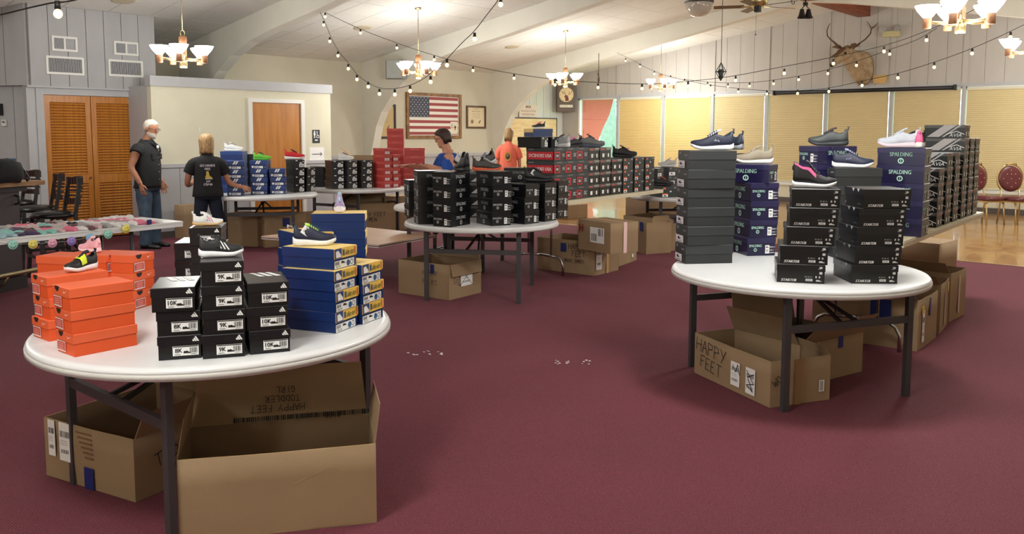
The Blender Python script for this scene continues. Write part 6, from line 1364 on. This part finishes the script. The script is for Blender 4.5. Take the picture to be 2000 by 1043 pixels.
def head_mesh(mb, c, yaw, pitch, s=1.0, jaw=1.0):
    """c: centre of the skull; local -y is the face direction"""
    mt = Matrix.Translation(c) @ Matrix.Rotation(yaw, 4, 'Z') @ Matrix.Rotation(pitch, 4, 'X'); n0 = len(mb.v)
    secs = []   # z, halfwidth, front, back
    for z, w_, f_, b_ in ((-.125, .030, .074, -.01), (-.115, .045, .092, .01), (-.09, .056, .098, .035), (-.06, .064, .096, .06), (-.03, .070, .094, .085), (0, .075, .092, .10), (.03, .077, .094, .105), (.06, .073, .088, .10), (.09, .058, .068, .082), (.11, .035, .04, .05), (.118, .01, .012, .014)):
        w_ *= (jaw if z < -.05 else 1)
        secs.append([(w_ * math.copysign(abs(math.cos(q)) ** .9, math.cos(q)) * s, (-(f_) * math.sin(q) if math.sin(q) > 0 else -b_ * math.sin(q)) * s, z * s) for q in [2 * PI * k / 20 for k in range(20)]])
    mb.rings(secs)
    # nose, lips, brow, ears joined to the same mesh
    mb.rings([[(x * s, y * s, z * s) for x, y, z in r] for r in ([(-.008, -.090, .025), (.008, -.090, .025), (.004, -.096, .025), (-.004, -.096, .025)], [(-.012, -.090, -.005), (.012, -.090, -.005), (.005, -.110, -.005), (-.005, -.110, -.005)], [(-.017, -.090, -.026), (.017, -.090, -.026), (.008, -.120, -.024), (-.008, -.120, -.024)], [(-.012, -.088, -.034), (.012, -.088, -.034), (.006, -.104, -.034), (-.006, -.104, -.034)])], 0)
    mb.ell((0, -.094 * s, -.056 * s), .024 * s, .010 * s, .005 * s, 1, 10, 6); mb.ell((0, -.092 * s, -.066 * s), .02 * s, .010 * s, .005 * s, 1, 10, 6)
    for q in (-1, 1):
        mb.ell((q * .031 * s, -.084 * s, .012 * s), .013 * s, .009 * s, .007 * s, 2, 10, 6); mb.ell((q * .031 * s, -.0915 * s, .012 * s), .005 * s, .003 * s, .005 * s, 3, 8, 5)
        mb.ell((q * .078 * s, .008 * s, -.005 * s), .010 * s, .020 * s, .032 * s, 0, 10, 6)
        mb.ell((q * .031 * s, -.090 * s, .030 * s), .018 * s, .006 * s, .005 * s, 0, 8, 5)
    mb.xf(mt, n0); return mt
def glasses(t, mt, s=1.0):
    g = MB()
    for q in (-1, 1):
        g.tube([(q * .032 * s + .024 * s * math.cos(a), -.108 * s, .010 * s + .018 * s * math.sin(a)) for a in [2 * PI * k / 14 for k in range(15)]], .0022, 5, 0, False); g.tube([(q * .056 * s, -.108 * s, .014 * s), (q * .078 * s, -.05 * s, .012 * s), (q * .082 * s, .01 * s, .008 * s)], .0022, 5)
    g.tube([(-.01 * s, -.108 * s, .012 * s), (.01 * s, -.108 * s, .012 * s)], .002, 5); g.xf(mt); g.build('glasses', ['black_metal'], t)
FACE = lambda sk: [sk, (176, 96, 92), (240, 236, 232), (50, 40, 36)]
def hairdo(t, mt, mat_, length, front=.25, s=1.0, thick=.014, flick=.0):
    hb = MB(); rows = []
    for z, w_, f_, b_ in ((-.0 - length, .07, .0, .09), (-.06 - length * .5, .078, .01, .10), (-.03, .085, .02, .108), (0, .087, .035, .114), (.03, .089, .05, .118), (.06, .085, .085, .112), (.09, .070, .088, .098), (.115, .045, .06, .064), (.13, .012, .014, .016)):
        z2 = z; rows.append([((w_ + thick * .3) * math.cos(q) * s * (1 + .03 * math.sin(q * 9 + z * 40)), (-(f_) * math.sin(q) if math.sin(q) > 0 else -b_ * math.sin(q)) * s * (1 + .03 * math.sin(q * 7 + z * 30)), z2 * s + (.012 * math.sin(q * 8) if z < -.05 else 0)) for q in [2 * PI * k / 26 for k in range(26)]])
    hb.rings(rows); hb.xf(mt); return hb.build('hair', [mat_], t)
def foot_shoe(t, p, yaw, c):
    mb = MB(); mb.rings([[(w_ * math.cos(q), y_, max(0, z_ + h_ * math.sin(q))) for q in [2 * PI * k / 12 for k in range(12)]] for y_, w_, z_, h_ in ((.07, .03, .03, .03), (.06, .04, .04, .04), (0, .042, .045, .05), (-.07, .045, .035, .04), (-.14, .05, .028, .03), (-.19, .04, .02, .024), (-.21, .02, .015, .015))])
    mb.build('shoe', [c], t, T(p[0], p[1], p[2], yaw))
# --- man in the sleeveless black shirt (faces local -y; local frame turned so he looks to image right)
p0 = onz(296, 484, 0); t = thing('person', (p0.x, p0.y, 0), math.atan2(p0.y, p0.x) - .52, 'man in sleeveless black shirt and jeans wearing glasses, by the louvred doors', 'person', )
mb = MB(); X, Y, Z = Vector((1, 0, 0)), Vector((0, 1, 0)), Vector((0, 0, 1))
loft(mb, [((0, .02, .88), X * .17, Y * .12), ((0, .01, 1.0), X * .17, Y * .125), ((0, .01, 1.15), X * .17, Y * .125), ((0, .02, 1.3), X * .18, Y * .12), ((0, .02, 1.42), X * .14, Y * .09), ((0, .015, 1.48), X * .075, Y * .07)])
limb(mb, [(0, .02, 1.42), (0, -.0, 1.50), (0, -.045, 1.58)], [.075, .062, .06])
mt = head_mesh(mb, (0, -.055, 1.655), .0, .32, 1.0, 1.05)
# right arm hangs at the viewer's side (-x), left arm on the far side
for sx, el, wr in ((-1, (-.27, .09, 1.13), (-.245, -.02, .90)), (1, (.25, .06, 1.13), (.23, -.06, .9))):
    limb(mb, [(sx * .14, .02, 1.38), (sx * .215, .03, 1.36), ((sx * .215 + el[0]) / 2, .06, 1.25), el, ((el[0] + wr[0]) / 2, (el[1] + wr[1]) / 2, 1.01), wr], [.06, .062, .052, .043, .039, .028])
    hand(mb, wr, (0.01, -.25, -1), (-sx * .8, -.3, 0), .55, 1 if sx < 0 else -1, 1.05)
for sx, fx in ((-1, -.10), (1, .15)): limb(mb, [(sx * .09, .02, .86), (sx * .1, .02, .74), (sx * .105 + fx * .2, .0, .48), (fx, .02, .2), (fx, .03, .07)], [.07, .07, .05, .04, .035])
body = mb.build('body', FACE('skin_tan'), t)
mb = MB(); loft(mb, [((0, .03, .84), X * .205, Y * .16), ((0, .02, .88), X * .20, Y * .155), ((0, .01, 1.0), X * .198, Y * .15), ((0, .005, 1.15), X * .20, Y * .15), ((0, .02, 1.3), X * .212, Y * .145), ((0, .02, 1.38), X * .20, Y * .13), ((0, .02, 1.44), X * .14, Y * .105), ((0, .01, 1.50), X * .085, Y * .08)])
for sx in (-1, 1): limb(mb, [(sx * .12, .02, 1.37), (sx * .20, .025, 1.37), (sx * .245, .03, 1.32)], [.08, .088, .083])
mb.build('shirt', ['black_cloth'], t)
MB().tube([(-.07, .05, 1.49), (-.085, -.03, 1.485), (-.03, -.10, 1.44), (0, -.13, 1.40), (.03, -.10, 1.44), (.085, -.03, 1.485), (.07, .05, 1.49), (0, .085, 1.5), (-.07, .05, 1.49)], .014, 6).build('collar', ['black_cloth'], t)
pk = MB(); pk.box(-.12, -.05, -.136, -.118, 1.23, 1.31).box(.05, .12, -.136, -.118, 1.23, 1.31); pk.build('chest_pocket', ['black_cloth'], t)
for z in (1.36, 1.26, 1.16, 1.06, .96): MB().ell((0, -.155, z), .006, .004, .006, 0, 8, 5).build('button', [(190, 190, 190)], t)
MB().ell((.02, -.135, 1.40), .03, .012, .025).build('white_badge', ['paper'], t)
mb = MB(); loft(mb, [((0, .025, .80), X * .185, Y * .145), ((0, .02, .90), X * .185, Y * .14), ((0, .02, .96), X * .18, Y * .135)])
for sx, fx in ((-1, -.10), (1, .15)): limb(mb, [(sx * .09, .02, .86), (sx * .1, .02, .74), (sx * .105 + fx * .2, .0, .48), (fx, .02, .2), (fx, .03, .05)], [.105, .108, .082, .075, .085], 14)
mb.build('jeans', ['denim'], t)
for fx in (-.10, .15): foot_shoe(t, (fx, .02, 0), 0, 'black_metal')
hb = MB(); rows = []
for z, w_, f_, b_ in ((-.05, .075, -.05, .085), (-.02, .079, -.02, .104), (.02, .081, .0, .110), (.05, .079, .06, .106), (.08, .068, .08, .092), (.105, .046, .055, .06), (.122, .012, .014, .016)):
    rows.append([((w_ + .004) * math.cos(q), (-(f_ + .004) * math.sin(q) if math.sin(q) > 0 else -(b_ + .004) * math.sin(q)), z + .003) for q in [2 * PI * k / 20 for k in range(20)]])
hb.rings(rows); hb.xf(mt); hb.build('hair', ['grey_hair'], t)
bd = MB(); bd.rings([[((w_) * math.cos(q), -f_ * math.sin(q) - .0, z) for q in [PI * (k / 12) for k in range(13)]] for z, w_, f_ in ((-.13, .03, .082), (-.118, .05, .1), (-.095, .061, .106), (-.075, .067, .104), (-.045, .0715, .097))], 0, False, True, False); bd.xf(mt); bd.build('beard', ['beard'], t)
glasses(t, mt)
# --- blond woman, seen from behind
p0 = onz(410, 491, 0); t = thing('person', (p0.x, p0.y, 0), math.atan2(p0.y, p0.x) - PI / 2 + .02, 'blond woman seen from behind in black lettered t-shirt and navy capri pants', 'person'); t.scale = (.82, .9, .935)
# local +y = away from viewer (she faces away): face direction -y rotated by pi
S_ = 1.0; mb = MB()
loft(mb, [((0, 0, .82), X * .18, Y * .13), ((0, 0, .95), X * .19, Y * .13), ((0, 0, 1.1), X * .17, Y * .12), ((0, 0, 1.25), X * .18, Y * .11), ((0, 0, 1.34), X * .14, Y * .085), ((0, 0, 1.4), X * .07, Y * .065)])
limb(mb, [(0, 0, 1.34), (0, .01, 1.42), (0, .03, 1.49)], [.065, .052, .052])
mt = head_mesh(mb, (.0, .05, 1.555), PI, .30, .94)
arms = (((-.15, 0, 1.3), (-.235, .02, 1.25), (-.31, .03, 1.0), (-.26, .2, .97), (-.2, .33, 1.02)), ((.15, 0, 1.3), (.225, .02, 1.24), (.31, .0, 1.03), (.42, .04, .95), (.54, .06, .92)))
for A_ in arms: limb(mb, A_, [.06, .058, .046, .036, .026])
hand(mb, arms[0][-1], (.5, .8, .1), (0, 0, -1), .5, 1, .95); hand(mb, arms[1][-1], (.8, .1, -.25), (0, .8, -.5), .35, -1, .98)
for sx, fx in ((-1, -.16), (1, .20)): limb(mb, [(sx * .10, 0, .82), (sx * .11, 0, .68), (sx * .13 + (.03 if sx > 0 else -.02), -.01, .46), (fx, -.01, .30), (fx, -.01, .08)], [.08, .08, .06, .056, .036])
mb.build('body', FACE('skin_tan'), t)
mb = MB(); loft(mb, [((0, 0, .80), X * .245, Y * .175), ((0, 0, .86), X * .235, Y * .17), ((0, 0, 1.0), X * .215, Y * .155), ((0, 0, 1.15), X * .21, Y * .145), ((0, 0, 1.26), X * .215, Y * .135), ((0, 0, 1.33), X * .18, Y * .12), ((0, 0, 1.385), X * .10, Y * .09), ((0, 0, 1.41), X * .07, Y * .07)])
limb(mb, [(-.12, 0, 1.28), (-.225, .01, 1.25), (-.285, .02, 1.13)], [.09, .085, .088]); limb(mb, [(.12, 0, 1.28), (.22, .01, 1.25), (.28, .035, 1.12)], [.09, .085, .088])
mb.build('t_shirt', ['black_cloth'], t)
d = Dec(); wt = (236, 230, 240); d.text('GO HANDS', 0, .13, .062, wt, 1, 1, bold=.0015).text('FREE', 0, .07, .058, wt, 1, 1, bold=.0015).text('JUST', .01, -.15, .045, wt, 1, 1, .2, bold=.001).text('STEP-IN', .0, -.205, .055, wt, 1, 1, .1, bold=.001)
d.poly([(-.05, -.10), (.09, -.10), (.09, -.075), (.04, -.05), (.02, .03), (-.03, .03), (-.03, -.03), (-.05, -.06)], (216, 190, 80), 1).poly([(-.055, -.11), (.10, -.11), (.095, -.085), (-.05, -.085)], wt, 2)
dm = d.mesh('shirt_print')
for v_ in dm.vertices: v_.co.x *= .72; v_.co.y *= .8
# lay the print on the curved back
for v_ in dm.vertices: v_.co.z = 0.006 - .9 * (v_.co.x ** 2) + (0.0005 if v_.co.z > .0004 else 0)
link('shirt_print', dm, t, Matrix.Translation((0, -.158, 1.14)) @ Matrix.Rotation(PI / 2, 4, 'X'))
mb = MB(); loft(mb, [((0, 0, .76), X * .20, Y * .16), ((0, 0, .88), X * .195, Y * .15), ((0, 0, .95), X * .18, Y * .14)])
for sx, fx, b0 in ((-1, -.16, .30), (1, .20, .30)): limb(mb, [(sx * .10, 0, .82), (sx * .11, 0, .68), (sx * .13 + (.03 if sx > 0 else -.02), -.01, .46), (fx, -.01, b0 - .0)], [.112, .11, .09, .088], 14)
mb.build('capri_pants', ['navy_cloth'], t)
for fx in (-.15, .19): foot_shoe(t, (fx - .02, -.0, 0), PI, (60, 56, 60))
hairdo(t, mt, 'blond_hair', .15, s=1.1, thick=.07)
# --- woman in the blue blouse, profile to the left, behind the middle table
p0 = atd(872, 340, 11.2); YB = math.atan2(p0.y, p0.x) - PI - .0; t = thing('person', (p0.x, p0.y, 0), YB, 'brown-haired woman with glasses in a blue blouse holding red boxes', 'person')
mb = MB()
loft(mb, [((0, .02, .82), X * .20, Y * .16), ((0, .01, 1.0), X * .2, Y * .16), ((0, .0, 1.15), X * .19, Y * .16), ((0, .02, 1.25), X * .16, Y * .11), ((0, .03, 1.32), X * .12, Y * .085), ((0, .02, 1.38), X * .075, Y * .07)])
limb(mb, [(0, .03, 1.31), (0, .0, 1.40), (0, -.03, 1.47)], [.08, .062, .06])
mt = head_mesh(mb, (0, -.045, 1.535), .0, .34, .98)
# local x>0 is the viewer's side; arm on the viewer's side holds the boxes, far arm stretches to the stack
AL = ((.15, .03, 1.28), (.235, .04, 1.22), (.28, .11, 1.10), (.22, -.10, 1.12), (.14, -.26, 1.17)); AF = ((-.15, .02, 1.28), (-.22, .0, 1.2), (-.22, -.14, 1.10), (-.16, -.36, 1.14), (-.12, -.52, 1.16))
limb(mb, AL, [.07, .075, .066, .048, .032]); limb(mb, AF, [.065, .065, .052, .042, .028])
hand(mb, AL[-1], (-.3, -.8, .1), (0, 0, 1), .25, 1, .98); hand(mb, AF[-1], (0, -1, .05), (0, 0, -1), .2, 1, .98)
for sx in (-1, 1): limb(mb, [(sx * .1, .02, .8), (sx * .11, .02, .45), (sx * .11, .03, .08)], [.1, .065, .04])
mb.build('body', FACE('skin'), t)
mb = MB(); loft(mb, [((0, -.0, .74), X * .255, Y * .22), ((0, 0, .9), X * .245, Y * .21), ((0, -.01, 1.05), X * .225, Y * .19), ((0, -.01, 1.17), X * .215, Y * .175), ((0, .01, 1.26), X * .21, Y * .155), ((0, .02, 1.31), X * .18, Y * .13), ((0, .02, 1.335), X * .14, Y * .105)])
for sx in (-1, 1): limb(mb, [(sx * .13, .02, 1.24), (sx * .225, .03, 1.19), (sx * .26, .05, 1.10)], [.09, .10, .105])
mb.build('blouse', ['blue_cloth'], t)
mb = MB(); loft(mb, [((0, .02, .74), X * .2, Y * .17), ((0, .02, .88), X * .2, Y * .17)])
for sx in (-1, 1): limb(mb, [(sx * .1, .02, .8), (sx * .11, .02, .45), (sx * .11, .03, .06)], [.12, .09, .07], 14)
mb.build('trousers', ['black_cloth'], t)
for fx in (-.1, .1): foot_shoe(t, (fx, .02, 0), 0, 'black_metal')
hairdo(t, mt, 'brown_hair', .045, s=1.0, thick=.016); glasses(t, mt, .98)
MW = T(p0.x, p0.y, 0, YB)
for i in range(2):
    q = MW @ Vector((.08, -.42, 1.20 + i * .104)); one_box('red', q, YB + .06, 'red shoe box held by the woman in blue, %s one' % ('lower' if i == 0 else 'upper'), 'red boxes in her hands')
# --- woman in coral t-shirt seen from behind
p0 = atd(993, 330, 15.3); t = thing('person', (p0.x, p0.y, 0), math.atan2(p0.y, p0.x) - PI / 2 - .1, 'short-haired woman seen from behind in a coral t-shirt with round print', 'person'); t.scale = (.74, .85, 1.0)
mb = MB()
loft(mb, [((0, 0, .85), X * .18, Y * .13), ((0, 0, 1.1), X * .17, Y * .12), ((0, 0, 1.28), X * .18, Y * .11), ((0, 0, 1.37), X * .14, Y * .085), ((0, 0, 1.43), X * .07, Y * .065)])
limb(mb, [(0, 0, 1.37), (0, .01, 1.45), (0, .03, 1.51)], [.062, .052, .052])
mt = head_mesh(mb, (.01, .045, 1.55), PI - .45, .28, 1.12)
for A_ in (((-.15, 0, 1.33), (-.23, .02, 1.27), (-.27, .04, 1.03), (-.2, .2, .95)), ((.15, 0, 1.33), (.23, .02, 1.27), (.27, .05, 1.03), (.24, .22, .93))):
    limb(mb, A_, [.058, .056, .044, .03]); hand(mb, A_[-1], (0, .9, -.2), (0, 0, -1), .4, 1 if A_[0][0] < 0 else -1, .95)
for sx in (-1, 1): limb(mb, [(sx * .09, 0, .85), (sx * .1, 0, .45), (sx * .11, -.01, .08)], [.09, .058, .038])
mb.build('body', FACE('skin'), t)
mb = MB(); loft(mb, [((0, 0, .84), X * .225, Y * .16), ((0, 0, 1.0), X * .215, Y * .15), ((0, 0, 1.15), X * .21, Y * .145), ((0, 0, 1.29), X * .215, Y * .135), ((0, 0, 1.36), X * .175, Y * .115), ((0, 0, 1.41), X * .10, Y * .085), ((0, 0, 1.44), X * .07, Y * .07)])
for sx in (-1, 1): limb(mb, [(sx * .12, 0, 1.31), (sx * .225, .01, 1.27), (sx * .27, .025, 1.14)], [.09, .084, .086])
mb.build('t_shirt', ['coral_cloth'], t)
d = Dec(); d.disc(0, 0, .085, (216, 150, 70), 1, 20).disc(0, 0, .055, (70, 50, 44), 2, 16).text('*', 0, .0, .12, (226, 180, 140), 3)
dm = d.mesh('shirt_print')
for v_ in dm.vertices: v_.co.z = v_.co.z + .012 - .9 * v_.co.x ** 2
link('shirt_print', dm, t, Matrix.Translation((.0, -.145, 1.18)) @ Matrix.Rotation(PI / 2, 4, 'X'))
mb = MB(); loft(mb, [((0, 0, .78), X * .19, Y * .15), ((0, 0, .95), X * .18, Y * .14)])
for sx in (-1, 1): limb(mb, [(sx * .1, 0, .84), (sx * .11, 0, .45), (sx * .12, 0, .06)], [.11, .085, .07], 14)
mb.build('trousers', ['navy_cloth'], t)
for fx in (-.11, .11): foot_shoe(t, (fx, 0, 0), PI, (60, 56, 60))
hairdo(t, mt, 'blond_hair', .065, s=1.16, thick=.02)
# tiny lint specks on the carpet near the middle
sp = MB(); rr = random.Random(5)
for cx0, cy0 in ((830, 690), (1120, 708)):
    for k in range(14):
        q = onz(cx0 + rr.uniform(-35, 35), cy0 + rr.uniform(-4, 4)); s_ = rr.uniform(.003, .008); sp.box(q.x - s_, q.x + s_, q.y - s_, q.y + s_, .001, .004)
o = tag(sp.build('carpet_lint', ['paper']), 'tiny white lint specks scattered on the burgundy carpet', 'lint', kind='stuff')
print('shoe boxes', NBOX[0])
